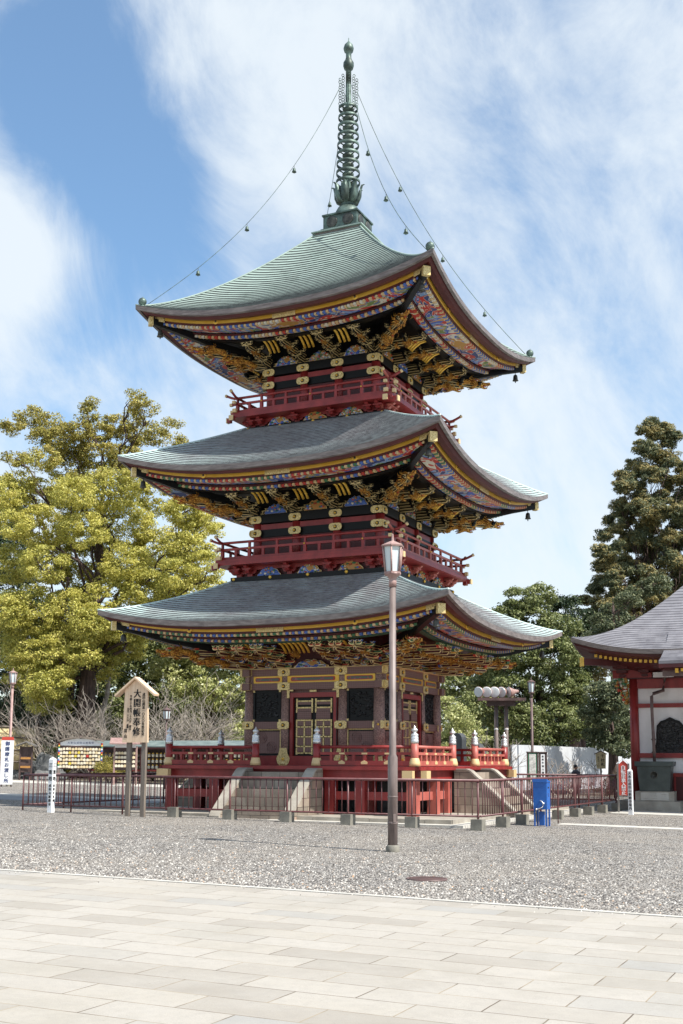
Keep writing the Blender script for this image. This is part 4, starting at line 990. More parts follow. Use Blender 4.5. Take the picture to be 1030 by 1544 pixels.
for i in range(8):
    a = 2 * pi * i / 8 + .2; pet.T = Matrix.Rotation(a, 4, 'Z'); prof = [(.20, 21.35, .10), (.36, 21.42, .13), (.45, 21.62, .15), (.46, 21.86, .12), (.50, 22.02, .07), (.58, 22.06, .02)]
    vs = []; fs = []
    for r, z, hw in prof: vs += [(r, -hw, z), (r + .05, 0, z - .01), (r, hw, z), (r - .03, 0, z + .01)]
    for j in range(len(prof) - 1):
        for q in range(4): fs.append((j * 4 + q, j * 4 + (q + 1) % 4, (j + 1) * 4 + (q + 1) % 4, (j + 1) * 4 + q))
    pet.add(vs, fs, 'verdi', True)
for i in range(8):
    a = 2 * pi * i / 8 + .2 + pi / 8; pet.T = Matrix.Rotation(a, 4, 'Z'); prof = [(.16, 21.4, .06), (.30, 21.55, .08), (.34, 21.85, .08), (.36, 22.1, .03)]
    vs = []; fs = []
    for r, z, hw in prof: vs += [(r, -hw, z), (r + .04, 0, z - .01), (r, hw, z), (r - .03, 0, z + .01)]
    for j in range(len(prof) - 1):
        for q in range(4): fs.append((j * 4 + q, j * 4 + (q + 1) % 4, (j + 1) * 4 + (q + 1) % 4, (j + 1) * 4 + q))
    pet.add(vs, fs, 'verdi', True)
pet.obj('lotus_petals', SP)
b = MB(); b.lathe([(.13, 21.4), (.12, 23.5), (.10, 26.0)], (0, 0, 0), 'verdi', 12); b.obj('central_pole', SP)
for i in range(9):
    z = 22.18 + i * .355; R_ = .435 - i * .0105; b = MB()
    prof = [(R_ - .025, -.055), (R_, -.055), (R_ + .004, 0), (R_, .055), (R_ - .025, .055)]
    n = 28; vs = []; fs = []
    for r, zz_ in prof:
        for q in range(n): a = 2 * pi * q / n; vs.append((r * cos(a), r * sin(a), z + zz_))
    for j in range(5):
        for q in range(n): k_ = (q + 1) % n; j2 = (j + 1) % 5; fs.append((j * n + q, j * n + k_, j2 * n + k_, j2 * n + q))
    b.add(vs, fs, 'verdi', True)
    b.lathe([(.10, -.17), (.2, -.10), (.21, -.02), (.13, .06)], (0, 0, z), 'verdi', 14)
    for q in range(4):
        a = pi / 4 + q * pi / 2 + .35; p1 = (.17 * cos(a), .17 * sin(a), z - .05); b.tube([p1, ((R_ - .02) * cos(a), (R_ - .02) * sin(a), z - .02)], .022, 'verdi', 4)
    b.obj('ring', SP)
# flame ornament: four perforated fins of chained rings
for q in range(4):
    fl = MB(); fl.T = Matrix.Rotation(pi / 4 * 2 * q + .5, 4, 'Z')
    for rr_, z0, z1 in ((.19, 25.05, 26.45), (.30, 25.1, 26.3)):
        nz = int((z1 - z0) / .105)
        for i in range(nz):
            z = z0 + i * .105; c = (rr_ + .012 * sin(i * 2.2), 0, z)
            fl.tube([(c[0] + .045 * cos(t), 0, c[2] + .052 * sin(t)) for t in np.linspace(0, 2 * pi, 9)], .013, 'verdi', 4)
    fl.obj('water_flame', SP)
b = MB(); b.lathe([(.10, 25.95), (.10, 26.52), (.16, 26.56), (.195, 26.68), (.19, 26.8), (.12, 26.92), (.10, 27.0), (.10, 27.18), (.16, 27.24), (.19, 27.36), (.15, 27.5), (.06, 27.6), (.02, 27.66), (.012, 27.78)], (0, 0, 0), 'verdi', 18); b.obj('jewel_finial', SP)
# hip ornaments and bell chains
b = MB(); b.ball((0, 0, .13), .14, 'verdi', 12, 8); b.lathe([(.1, -.06), (.07, .02)], (0, 0, 0), 'verdi', 8); b.tube([(0, 0, .22), (.02, 0, .32)], [.03, .004], 'verdi', 5)
orn = b.mesh('ridge_orb'); T = TIERS[2]
bell = MB(); bell.tube([(0, 0, 0), (0, 0, -.10)], .008, 'bronze', 4); bell.lathe([(.02, -.19 + .09), (.05, -.12), (.06, -.2), (.085, -.25)], (0, 0, 0), 'verdi', 8); bell.tube([(0, 0, -.25), (0, 0, -.3)], .012, 'bronze', 4); bell_me = bell.mesh('bell')
for k in range(4):
    Rk = Matrix.Rotation(RZ[k], 3, 'Z'); e = T['re'] - .16; mobj('ridge_orb', orn, pagoda, Rk @ Vector((e, -e, T['ze'] + T['L'] + .0)), 0)
    p0 = Rk @ Vector((.24, -.24, 25.75)); p1 = Rk @ Vector((e - .12, -e + .12, T['ze'] + T['L'] + .06)); pts = []; sag = 1.5
    for i in range(41):
        u = i / 40; p = p0.lerp(p1, u); p.z -= 4 * sag * u * (1 - u) * (.55 + .45 * (1 - u) + 0); pts.append(p)
    b = MB()
    b.tube(pts, .011, 'verdi', 4); ch = b.obj('bell_chain', pagoda)
    for u in (.25, .5, .75): mobj('bell', bell_me, ch, pts[int(u * 40)])

# right hand side: sunlight painted in by swapping the lacquer for a lighter red
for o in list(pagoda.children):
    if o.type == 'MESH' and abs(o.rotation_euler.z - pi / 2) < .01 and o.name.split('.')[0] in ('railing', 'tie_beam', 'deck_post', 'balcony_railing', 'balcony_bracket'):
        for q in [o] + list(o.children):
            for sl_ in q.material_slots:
                if sl_.material == M['red']: sl_.link = 'OBJECT'; sl_.material = M['red_sunlit']

# loose stones lying on the gravel and along the paving edge
rs = np.random.default_rng(5); n = 30000
u = rs.uniform(-13, 13, n); w_ = rs.exponential(3.6, n) + .10; on = rs.uniform(size=n) < .02; w_ = np.where(on, -rs.exponential(.22, n) + .1, w_)
X = P0.x + u * PX.x + w_ * PY.x; Y = P0.y + u * PX.y + w_ * PY.y; keep = (w_ < 14) & ~((np.hypot(X - 1.29, Y - 18.05)) < .36); X, Y, on = X[keep], Y[keep], on[keep]; n = len(X)
sz = rs.uniform(.008, .019, n) * np.where(on, .6, 1); base = np.array([(-1, -.7, 0), (1, -.8, 0), (.8, .9, 0), (-.9, .8, 0), (-.5, -.4, 1), (.6, -.3, .9), (.4, .5, 1.1), (-.5, .4, .8)]) + 0.0
ang = rs.uniform(0, 6.28, n); B = base[None] * rs.uniform(.7, 1.3, (n, 8, 3)) * sz[:, None, None]; ca, sa = np.cos(ang)[:, None], np.sin(ang)[:, None]
zz = np.array([g(a_, b_) for a_, b_ in zip(X, Y)]) + np.where(on, .018, -.006)
V = np.stack([B[..., 0] * ca - B[..., 1] * sa + X[:, None], B[..., 0] * sa + B[..., 1] * ca + Y[:, None], B[..., 2] + zz[:, None]], -1).reshape(-1, 3)
F = np.array([(4, 5, 6, 7), (0, 1, 5, 4), (1, 2, 6, 5), (2, 3, 7, 6), (3, 0, 4, 7)]); F = (F[None] + (np.arange(n) * 8)[:, None, None]).reshape(-1)
me = bpy.data.meshes.new('gravel_stones'); me.vertices.add(n * 8); me.vertices.foreach_set('co', V.astype(np.float32).ravel()); me.loops.add(len(F)); me.loops.foreach_set('vertex_index', F.astype(np.int32))
me.polygons.add(n * 5); me.polygons.foreach_set('loop_start', np.arange(0, n * 20, 4, dtype=np.int32)); me.polygons.foreach_set('loop_total', np.full(n * 5, 4, np.int32)); me.update(calc_edges=True)
def stonesf(nt, b):
    geo = N(nt, 'ShaderNodeNewGeometry'); nt.links.new(ramp(nt, geo.outputs['Random Per Island'], [(0, (.05, .045, .045)), (.25, (.16, .145, .135)), (.5, (.28, .265, .245)), (.8, (.42, .40, .37)), (.93, (.52, .50, .46)), (1, (.36, .22, .12))]), b.inputs['Base Color'])
me.materials.append(mat('loose_stone', rough=.85, build=stonesf)); tag(mobj('gravel_stones', me), 'loose grey and buff stones scattered over the gravel', 'gravel', kind='stuff')

# ---------------------------------------------------------------- fences round the pagoda
def at(px, py, D):      # world point seen in that direction at depth D
    d = r2 * ((px - 515) / 1787.17) + u2 * ((901.0 - py) / 1787.17) + f_
    return Vector((0, 0, 1.7)) + d * (D / d.y)
def ground_at(px, D):
    p = at(px, 1150, D); p.z = g(p.x, p.y); return p
cube = MB(); cube.box(-.5, .5, -.5, .5, 0, 1, 'ironred')
ZT, ZB = 1.24, .31
def fence(label, s0, t0, s1, t1, posts, blocks, group='brown red railings round the pagoda'):
    a = W(s0, t0); c = W(s1, t1); L = (c - a).length; ang = math.atan2(c.y - a.y, c.x - a.x)
    root = thing('railing_fence', label, 'fence', (a.x, a.y, 0), ang, group)
    def zg(x): p = a.lerp(c, x / L); return g(p.x, p.y)
    b = MB(); b.tube([(0, 0, ZT - .03), (L, 0, ZT - .03)], .038, 'ironred', 8); b.obj('top_rail', root)
    b = MB(); b.tube([(0, 0, ZB), (L, 0, ZB)], .026, 'ironred', 6); b.obj('bottom_rail', root)
    bar = MB(); bar.tube([(0, 0, ZB), (0, 0, ZT - .04)], .0135, 'ironred', 5); bme = bar.mesh('bar')
    n = int(round(L / .195))
    for i in range(1, n):
        x = L * i / n
        if i % 1 == 0 and n <= 101: mobj('bar', bme, root, (x, 0, 0))
    blk = MB(); blk.box(-.15, .15, -.15, .15, 0, .30, 'concrete'); blm = blk.mesh('concrete_foot')
    for x in posts:
        z = zg(x); b = MB(); b.tube([(0, 0, z - .15), (0, 0, ZT - .04)], .027, 'ironred', 8)
        if 'pm' not in root: pass
        b.obj('post', root, (x, 0, 0))
        if blocks(x): mobj('concrete_foot', blm, root, (x, 0, z - .02), rnd.uniform(-.05, .05))
    return root
L1 = 14.75
fence('long brown red railing fence in front of the pagoda stairs', -7.65, -6.99, 7.1, -6.99, [0, 1.84, 3.72, 5.54, 7.38, 9.2, 11.05, 12.9, 14.75 - .04], lambda x: x > 5)
fence('brown red railing fence running back beside the right hand stairs', 7.1, -6.99 + .06, 7.1, 8.6, [1.86, 3.62, 5.5, 7.4, 9.5, 11.3, 13.3, 15.5], lambda x: True)
fence('brown red railing fence on the left flank of the pagoda', -7.65, -6.93, -7.65, 8.6, [1.9, 3.8, 5.7, 7.6, 9.5, 11.4, 13.3, 15.5], lambda x: False)
fence('brown red railing fence behind the pagoda', -7.6, 8.6, 7.05, 8.6, [1.9, 3.8, 5.7, 7.6, 9.5, 11.4, 13.3], lambda x: False)

# ---------------------------------------------------------------- street lamps
def lamp(label, p, pink=True, H=6.2):
    root = thing('street_lamp', label, 'street lamp', p, .35, 'hexagonal lantern lamp posts')
    a, c = ('polegrey', 'lamppink') if pink else ('polebrown', 'polebrown')
    k = H / 6.22
    b = MB(); b.lathe([(.095, -.1), (.095, 1.80 * k), (.068, 1.86 * k), (.066, 5.15 * k)], (0, 0, 0), a, 14)
    b.lathe([(.098, .52), (.102, .53), (.102, .56), (.098, .57)], (0, 0, 0), a, 14); b.lathe([(.096, 1.02), (.10, 1.03), (.10, 1.05), (.096, 1.06)], (0, 0, 0), a, 14)
    b.box(-.03, .03, -.105, -.09, .56, .72, a); b.obj('pole', root)
    b = MB(); b.lathe([(.13, -.1), (.13, .10), (.11, .125), (.10, .13)], (0, 0, 0), 'concrete' if pink else 'polebrown', 14); b.obj('base_collar', root)
    b = MB(); z = 5.15 * k
    b.lathe([(.075, z), (.08, z + .12), (.07, z + .14), (.09, z + .2), (.16, z + .24), (.165, z + .28)], (0, 0, 0), c, 12)
    z0, z1 = z + .28, z + .80
    for i in range(6):
        t = i * pi / 3; b.tube([(.155 * cos(t), .155 * sin(t), z0), (.205 * cos(t), .205 * sin(t), z1)], .020, c, 4)
    b.lathe([(.235, z1), (.245, z1 + .03), (.10, z1 + .10), (.03, z1 + .13), (.02, z1 + .26), (.012, z1 + .27)], (0, 0, 0), c, 6, False)
    b.lathe([(.18, z0 - .02), (.18, z0 + .02)], (0, 0, 0), c, 6, False)
    ln = b.obj('lantern', root)
    b = MB(); b.lathe([(.135, z0 + .02), (.182, z1 - .0)], (0, 0, 0), 'frost', 6, False); b.obj('glass', ln)
    return root
lp = Vector((1.01, 23.2, 0)); lp.z = g(lp.x, lp.y)
lamp('tall lamp post with pink lantern standing on the gravel in front of the pagoda', lp)
p = ground_at(14, 62); lamp('pinkish lamp post behind the white vertical banner sign on the left', p, True, 6.1)
for o in KIDS(bpy.data.objects['street_lamp.001']):
    if o.name.startswith('pole'): o.data.materials[0] = M['lamppink']
p = ground_at(803, 62); lamp('dark brown lamp post in front of the round green tree on the right', p, False, 6.1)
# small hanging lantern on a post, seen left of the pagoda deck
p = ground_at(249.5, 62); root = thing('garden_lantern', 'small dark lantern on a thin post between bare branches left of the pagoda', 'lantern', p, .2)
b = MB(); b.tube([(0, 0, -.1), (0, 0, 3.55)], .035, 'polebrown', 6); b.obj('pole', root)
b = MB(); b.lathe([(.13, 3.55), (.15, 3.57), (.2, 4.05), (.24, 4.08), (.05, 4.2), (.02, 4.3)], (0, 0, 0), 'polebrown', 6, False)
ln = b.obj('lantern_frame', root)
b = MB()
for i in range(6):
    t = i * pi / 3 + pi / 6; b.T = Matrix.Rotation(t, 4, 'Z'); b.add([(.142, -.04, 3.62), (.142, .04, 3.62), (.175, .06, 4.0), (.175, -.06, 4.0)], [(0, 1, 2, 3)], 'frost')
b.obj('glass_pane', ln)

# ---------------------------------------------------------------- wooden notice board
p = (W(-3.02, -7.73)); p.z = g(p.x, p.y)
root = thing('notice_board', 'tall gabled cedar notice board with brushed Japanese writing on two grey posts', 'sign board', p, TH)
b = MB(); b.box(-.07, .07, -.045, .045, -.2, 3.6, 'oldwood'); pm_ = b.mesh('post')
for x in (-.26, .26): mobj('post', pm_, root, (x, .09, 0))
b = MB(); b.prism([(-.445, 2.10), (.435, 2.10), (.395, 3.62), (.0, 3.92), (-.395, 3.62)], -.02, .035, 'newwood', 'y'); bd = b.obj('board', root)
b = MB(); b.prism([(-.68, 3.42), (0, 3.93), (0, 3.985), (-.70, 3.475)], -.12, .12, 'newwood', 'y'); b.prism([(.68, 3.42), (.70, 3.475), (0, 3.985), (0, 3.93)], -.12, .12, 'newwood', 'y'); b.obj('gable_roof', root)
vtext(bd, '大開帳奉修', .045, -.024, 3.64, .272, .265, 'ink', bold=.009)
vtext(bd, '成田山開基一〇八〇年祭記念', .270, -.024, 3.52, .094, .10, 'ink', bold=.003)
vtext(bd, '平成三十年四月二十八日 開白', -.175, -.024, 3.46, .072, .078, 'ink', bold=.002)
vtext(bd, '五月二十八日 結願', -.265, -.024, 3.10, .066, .072, 'ink', bold=.002)
vtext(bd, '當山', -.33, -.024, 2.52, .16, .115, 'ink', bold=.004)

# white marker post with writing
def marker_post(label, p, h, w, t1, t2, rz, group=None):
    root = thing('marker_post', label, 'post', p, rz, group)
    b = MB(); b.box(-w / 2, w / 2, -w / 2, w / 2, -.1, h - .05, 'white'); v = [(-w / 2, -w / 2, h - .05), (w / 2, -w / 2, h - .05), (w / 2, w / 2, h - .05), (-w / 2, w / 2, h - .05), (0, 0, h + .02)]
    b.add(v, [(0, 1, 4), (1, 2, 4), (2, 3, 4), (3, 0, 4)], 'white'); b.obj('post', root)
    for tx, ang in ((t1, 0), (t2, pi / 2)):
        y = -w / 2 - .004
        for chars, zt_, pit, sz in tx:
            for o in vtext(root, chars, 0, y, zt_, pit, sz, 'ink', bold=.003): o.rotation_euler = (0, 0, ang)
    return root
p = W(-6.15, -7.5); p.z = g(p.x, p.y)
marker_post('white square marker post with black writing at the left end of the front railing', p, 1.62, .155, [('三重塔', 1.50, .2, .14), ('成田山新勝寺', .85, .11, .09)], [('三重塔', 1.50, .2, .13), ('重要文化財', .85, .11, .08)], TH, 'white marker posts with black writing')
p = ground_at(949.5, 41.5)
marker_post('white marker post with black writing beside the large dark water tub', p, 1.56, .15, [('大本山成田山新勝寺境内', 1.48, .12, .11)], [], TH, 'white marker posts with black writing')

# blue steel box on legs
p = ground_at(816, 33.3); root = thing('collection_box', 'bright blue steel box on four legs by the right hand railing', 'box', p, TH)
b = MB(); b.prism([(-.17, .46), (.17, .46), (.17, 1.20), (-.17, 1.27)], -.19, .19, 'bluepaint', 'x')
b.prism([(-.19, 1.195), (.19, 1.195 - .0), (.19, 1.215), (-.19, 1.29)], -.205, .205, 'bluepaint', 'x'); b.obj('box_body', root)
b = MB(); b.box(-.02, .02, -.02, .02, -.05, .46, 'bluepaint'); lm = b.mesh('leg')
for x in (-.165, .165):
    for y in (-.145, .145): mobj('leg', lm, root, (x, y, 0))
b = MB(); b.box(-.07, .07, -.05, .05, 0.02, .40, 'bluepaint'); b.obj('inner_pedestal', root)
b = MB(); b.box(.1905, .1935, -.06, .06, 1.03, 1.07, 'ink'); b.obj('slot', root)
b = MB(); b.box(.1905, .1925, -.05, -.02, .80, .90, 'inkblue'); b.box(.1905, .1925, .02, .05, .80, .90, 'inkblue'); b.obj('stencil_mark', root)
b = MB(); b.tube([(-.0, -.175, .7), (.06, -.21, .68), (.1, -.2, .6), (.08, -.21, .52), (-.1, -.2, .45), (-.14, -.2, .36)], .016, 'silver', 5); b.ball((.1, -.2, .62), .035, 'silver', 8, 6); b.ball((-.1, -.2, .46), .03, 'silver', 8, 6); b.obj('padlock_chain', root)
p = ground_at(840, 34.6); root = tag(mobj('x', cube.mesh('x')), None); bpy.data.objects.remove(root)
b = MB(); b.tube([(0, 0, -.1), (0, 0, 1.0), (.02, 0, 1.12), (.07, 0, 1.15), (.09, 0, 1.09)], .016, 'ironred', 6); o = b.obj('iron_stake', None, p, TH); tag(o, 'thin brown iron stake with hooked top standing beside the blue box', 'stake')
# drain cover
b = MB(); b.lathe([(.31, -.02), (.31, .012), (.285, .016), (.28, .010), (.05, .010)], (0, 0, 0), 'polebrown', 28)
for i in range(-4, 5): w_ = math.sqrt(max(.01, .26 ** 2 - (i * .058) ** 2)); b.box(-w_, w_, i * .058 - .012, i * .058 + .012, .009, .016, 'polebrown')
o = b.obj('drain_cover', None, (1.29, 18.05, g(1.29, 18.05) + .004), .3); tag(o, 'round rusty drain cover lying in the gravel', 'drain cover')

# red lettered sign right of the fence
p = ground_at(939.5, 42.8); root = thing('vertical_sign', 'narrow red sign with white lettering in a grey wooden frame by the railing end', 'sign', p, TH + .15)
b = MB(); b.box(-.03, .03, -.03, .03, -.1, 1.78, 'greywood'); fm_ = b.mesh('post')
for x in (-.19, .19): mobj('post', fm_, root, (x, 0, 0))
b = MB(); b.prism([(-.158, .62), (.158, .62), (.158, 1.72), (0, 1.86), (-.158, 1.72)], -.012, .012, 'redsign', 'y'); bd = b.obj('board', root)
b = MB(); b.box(-.158, .158, -.025, .025, .55, .615, 'greywood'); b.obj('bottom_bar', root); b = MB(); b.prism([(-.22, 1.72), (0, 1.90), (0, 1.94), (-.24, 1.75)], -.04, .04, 'white', 'y'); b.prism([(.22, 1.72), (.24, 1.75), (0, 1.94), (0, 1.90)], -.04, .04, 'white', 'y'); b.obj('frame', root)
vtext(bd, '自転車乗入禁止', 0, -.018, 1.68, .148, .17, 'white', bold=.006)
# small gabled plaque on a thin post
p = ground_at(906, 48.5); root = thing('prayer_sign', 'small gabled wooden sign on a thin post behind the railing fence', 'sign', p, -.1)
b = MB(); b.tube([(0, .02, -.1), (0, .02, 1.75)], .03, 'darkwood', 6); b.obj('post', root)
b = MB(); b.prism([(-.17, 1.52), (.19, 1.52), (.21, 2.12), (.0, 2.22), (-.21, 2.12)], -.02, .012, 'bamboo', 'y'); bd = b.obj('board', root)
b = MB(); b.prism([(-.25, 2.09), (0, 2.215), (0, 2.25), (-.26, 2.115)], -.05, .05, 'darkwood', 'y'); b.prism([(.25, 2.09), (.26, 2.115), (0, 2.25), (0, 2.215)], -.05, .05, 'darkwood', 'y'); b.obj('gable_roof', root)
vtext(bd, '千社札', .07, -.025, 2.12, .17, .15, 'ink', bold=.005); vtext(bd, 'ご遠慮下さい', -.10, -.025, 2.1, .085, .075, 'ink')

# person behind the fence
def person(p, rz):
    root = thing('person', 'person in a dark coat walking behind the railing fence on the right', 'person', p, rz)
    J = [(0, 0, .93), (0, 0, 1.18), (0, 0, 1.40), (0, 0.01, 1.50), (.10, .02, .90), (.11, -.06, .50), (.11, .04, .09), (.11, -.10, .05), (-.10, .0, .90), (-.11, .10, .50), (-.11, .26, .12), (-.11, .16, .05),
         (.19, 0, 1.38), (.23, .05, 1.12), (.22, -.03, .88), (-.19, 0, 1.38), (-.23, -.05, 1.12), (-.22, -.12, .90), (.22, -.06, .80), (-.22, -.16, .82)]
    E_ = [(0, 1), (1, 2), (2, 3), (0, 4), (4, 5), (5, 6), (6, 7), (0, 8), (8, 9), (9, 10), (10, 11), (2, 12), (12, 13), (13, 14), (2, 15), (15, 16), (16, 17), (14, 18), (17, 19)]
    R = [.15, .15, .14, .055, .10, .07, .045, .05, .10, .07, .045, .05, .07, .055, .035, .07, .055, .035, .035, .035]
    me = bpy.data.meshes.new('body'); me.from_pydata(J, E_, []); o = mobj('body', me, root); me.materials.append(M['cloth'])
    md = o.modifiers.new('skin', 'SKIN'); sv = me.skin_vertices[0].data
    for i, r in enumerate(R): sv[i].radius = (r, r * .8)
    sv[0].use_root = True; o.modifiers.new('sub', 'SUBSURF').levels = 1; o.modifiers[-1].render_levels = 2
    b = MB(); b.ball((0, 0, 1.60), (.078, .095, .115), 'skin', 16, 12); b.ball((0, -.095, 1.585), (.014, .02, .022), 'skin', 6, 5)
    for s_ in (-1, 1): b.ball((s_ * .08, .005, 1.59), (.012, .02, .03), 'skin', 6, 5); b.ball((s_ * .03, -.086, 1.61), .011, 'ink', 6, 4)
    b.box(-.02, .02, -.096, -.085, 1.545, 1.552, 'redsign'); b.tube([(0, 0, 1.42), (0, 0, 1.53)], .05, 'skin', 8); b.obj('head', root)
    b = MB(); b.ball((0, .015, 1.635), (.088, .10, .105), 'hair', 14, 10); b.obj('hair', root)
    b = MB(); b.lathe([(.26, .62), (.23, .9), (.19, 1.15), (.215, 1.36), (.12, 1.45)], (0, 0, 0), 'cloth', 14); b.obj('coat', root)
    for s_, x, y, z in ((1, .22, -.06, .82), (-1, -.22, -.16, .84)):
        b = MB(); b.ball((x, y, z - .02), (.022, .04, .045), 'skin', 8, 6)
        for i in range(4): b.tube([(x, y - .025 + i * .017, z - .05), (x - s_ * .008, y - .025 + i * .017, z - .09), (x - s_ * .02, y - .022 + i * .017, z - .115 + abs(i - 1.5) * .006)], [.009, .008, .005], 'skin', 5)
        b.tube([(x, y - .035, z - .02), (x - s_ * .015, y - .055, z - .06)], [.011, .007], 'skin', 5); b.obj('hand', root)
    return root
p = ground_at(868, 57.8); p.z -= .08; person(p, pi / 2)

# white hoarding wall on the right
a = at(772, 1150, 62); c = at(1015, 1150, 78)
def wall_run(name, label, cat, a, c, h, m, panel=1.8, base=None, thick=.08):
    a = Vector((a.x, a.y, 0)); c = Vector((c.x, c.y, 0)); L = (c - a).length; ang = math.atan2(c.y - a.y, c.x - a.x)
    root = thing(name, label, cat, a, ang); n = max(1, int(L / panel))
    b = MB()
    for i in range(n):
        x0, x1 = L * i / n, L * (i + 1) / n; p = a.lerp(c, i / n); z = g(p.x, p.y); off = rnd.uniform(-.02, .02)
        b.box(x0 + .012, x1 - .012, off, off + thick, z + .25, z + h, m)
    b.obj('panel', root)
    for i in range(n + 1):
        b = MB(); x0 = L * i / n; p = a.lerp(c, i / n); z = g(p.x, p.y); b.box(x0 - .03, x0 + .03, .09, .15, z - .1, z + h + .02, 'polebrown'); b.obj('frame_post', root)
    b = MB(); z = min(g(a.x, a.y), g(c.x, c.y)); b.box(0, L, -.02, thick + .02, z - .2, z + .30, base or 'darkstone'); b.obj('plinth', root)
    return root
wall_run('hoarding', 'long white panelled hoarding behind the notice boards and trees on the right', 'hoarding', a, c, 2.6, 'hoard')
# floodlight stand
p = ground_at(757, 50); root = thing('floodlight_stand', 'raised grey platform on two round posts carrying the floodlights', 'stand', p, -.12)
b = MB(); b.box(-.95, .98, -.45, .45, 2.43 + 1.86, 2.43 + 1.93, 'polebrown'); b.box(-.98, 1.0, -.48, -.452, 4.25, 4.37, 'polebrown'); b.box(.98, 1.02, -.48, .48, 4.25, 4.37, 'greywood'); b.box(-.6, .6, -.2, .2, 4.05, 4.288, 'polebrown')
b.tube([(.1, 0, 3.95), (.92, -.35, 4.28)], .025, 'greywood', 5); b.tube([(-.3, 0, 3.9), (-.9, -.35, 4.28)], .025, 'polebrown', 5); b.obj('platform', root)
b = MB(); b.lathe([(.085, -.2), (.085, 4.2)], (0, 0, 0), 'polegrey', 12); b.lathe([(.092, 3.05), (.092, 3.1)], (0, 0, 0), 'white', 12); pmx = b.mesh('post')
for x in (-.22, .2): mobj('post', pmx, root, (x, 0, 0)); 
FLC = ('leftmost of the floodlights on the raised platform, face turned left', 'second floodlight from the left on the raised platform', 'middle floodlight of the five, facing the pagoda', 'fourth floodlight from the left, overlapped by its neighbour', 'rightmost floodlight, seen almost edge on with its pink cone')
pf = p.copy()
for i, (px_, sz, yaw) in enumerate(((721.5, .22, -.72), (734, .225, -.38), (745.5, .23, -.30), (756, .23, -.75), (767, .22, -1.25))):
    q = at(px_, 1057, 50 - .15 + i * .05); q.z = 4.37 + p.z
    fl_ = thing('floodlight', FLC[i], 'floodlight', (q.x, q.y, q.z - .02), yaw, 'round floodlights on the stand')
    b = MB(); b.T = Matrix.Translation((0, 0, .27)) @ Matrix.Rotation(radians(98), 4, 'X')
    b.lathe([(sz, 0), (sz * 1.04, .02), (sz, .05), (sz * .35, .36), (sz * .3, .46), (.02, .48)], (0, 0, 0), 'lamppink', 20) if False else b.lathe([(sz, 0), (sz * 1.04, -.02), (sz, -.05), (sz * .35, -.36), (sz * .3, -.46), (.02, -.48)], (0, 0, 0), 'lamppink', 20)
    b.obj('cone_housing', fl_)
    b = MB(); b.T = Matrix.Translation((0, 0, .27)) @ Matrix.Rotation(radians(98), 4, 'X'); b.lathe([(sz * .97, .002), (sz * .9, .006), (sz * .4, .010), (.01, .012)], (0, 0, 0), 'lens', 20); b.obj('lens', fl_)
    b = MB(); b.tube([(0, .30, .26), (.06, .12, 0)], .018, 'lamppink', 5); b.tube([(0, .30, .26), (-.08, .34, 0)], .018, 'lamppink', 5); b.obj('bracket', fl_)
# stone monuments
for px_, h, w, lab in ((692, 3.0, .62, 'tall dark rounded stone slab behind the right end of the pagoda deck'), (727, 2.55, .75, 'shorter dark pointed stone slab between the pagoda posts and the hoarding')):
    p = ground_at(px_, 55); b = MB(); n = 10
    if h > 2.8: prof = [(-w / 2, -.2)] + [(-w / 2 * cos(t), h - .3 + .3 * sin(t)) for t in np.linspace(0, pi, n)] + [(w / 2, -.2)]
    else: prof = [(-w / 2, -.2), (-w * .48, 1.7), (-w * .3, h), (-w * .1, h - .05), (w * .35, 1.8), (w * .5, -.2)]
    b.prism(prof, -.17, .17, 'darkstone', 'y'); o = b.obj('stone_monument', None, p, -.75); tag(o, lab, 'monument', 'stone monuments behind the pagoda')
    
# notice boards right
def board(px_, D, w, h, ztop, fm, inner, lab, text=None, rz=0.0):
    p = ground_at(px_, D); root = thing('notice_stand', lab, 'notice board', p, rz, 'framed notice stands by the tree')
    b = MB(); 
    for x in (-w / 2, w / 2): b.box(x - .035, x + .035, -.035, .035, -.1, ztop, 'darkwood')
    b.box(-w / 2 - .06, w / 2 + .06, -.06, .06, ztop, ztop + .05, 'darkwood'); b.obj('frame', root)
    b = MB(); b.box(-w / 2 + .036, w / 2 - .036, -.02, .02, ztop - h, ztop - .002, fm); pn = b.obj('panel', root)
    b = MB(); b.box(-w / 2 + .08, w / 2 - .08, -.028, -.021, ztop - h + .05, ztop - .07, inner); b.obj('poster', pn)
    if text: vtext(pn, text, 0, -.032, ztop - .1, (h - .2) / len(text), .11, 'ink', bold=.004)
board(803, 60.5, .50, 1.5, 2.2, 'greensign', 'paper', 'green bordered notice stand with paper notices behind the fence')
board(818.5, 60.5, .36, 1.5, 2.2, 'polebrown', 'white', 'narrow brown notice stand with one column of black writing', '世界平和人類安穏')

# ---------------------------------------------------------------- things on the left
p = ground_at(10.5, 61); root = thing('banner_sign', 'white vertical sign with blue Japanese writing and red top at the left edge', 'sign', p, .12)
b = MB(); b.box(-.31, .31, -.02, .02, .12, 2.42, 'white'); bd = b.obj('board', root)
b = MB(); b.prism([(-.32, 2.36), (.32, 2.36), (.27, 2.52), (-.27, 2.52)], -.03, .03, 'redsign', 'y'); b.obj('red_cap', root)
b = MB(); b.box(-.03, .03, .022, .07, -.1, 2.3, 'darkwood'); q_ = b.mesh('leg')
for x in (-.24, .24): mobj('leg', q_, root, (x, 0, 0))
vtext(bd, '御護摩札お渡し所', .0, -.026, 2.32, .268, .235, 'inkblue', bold=.008)
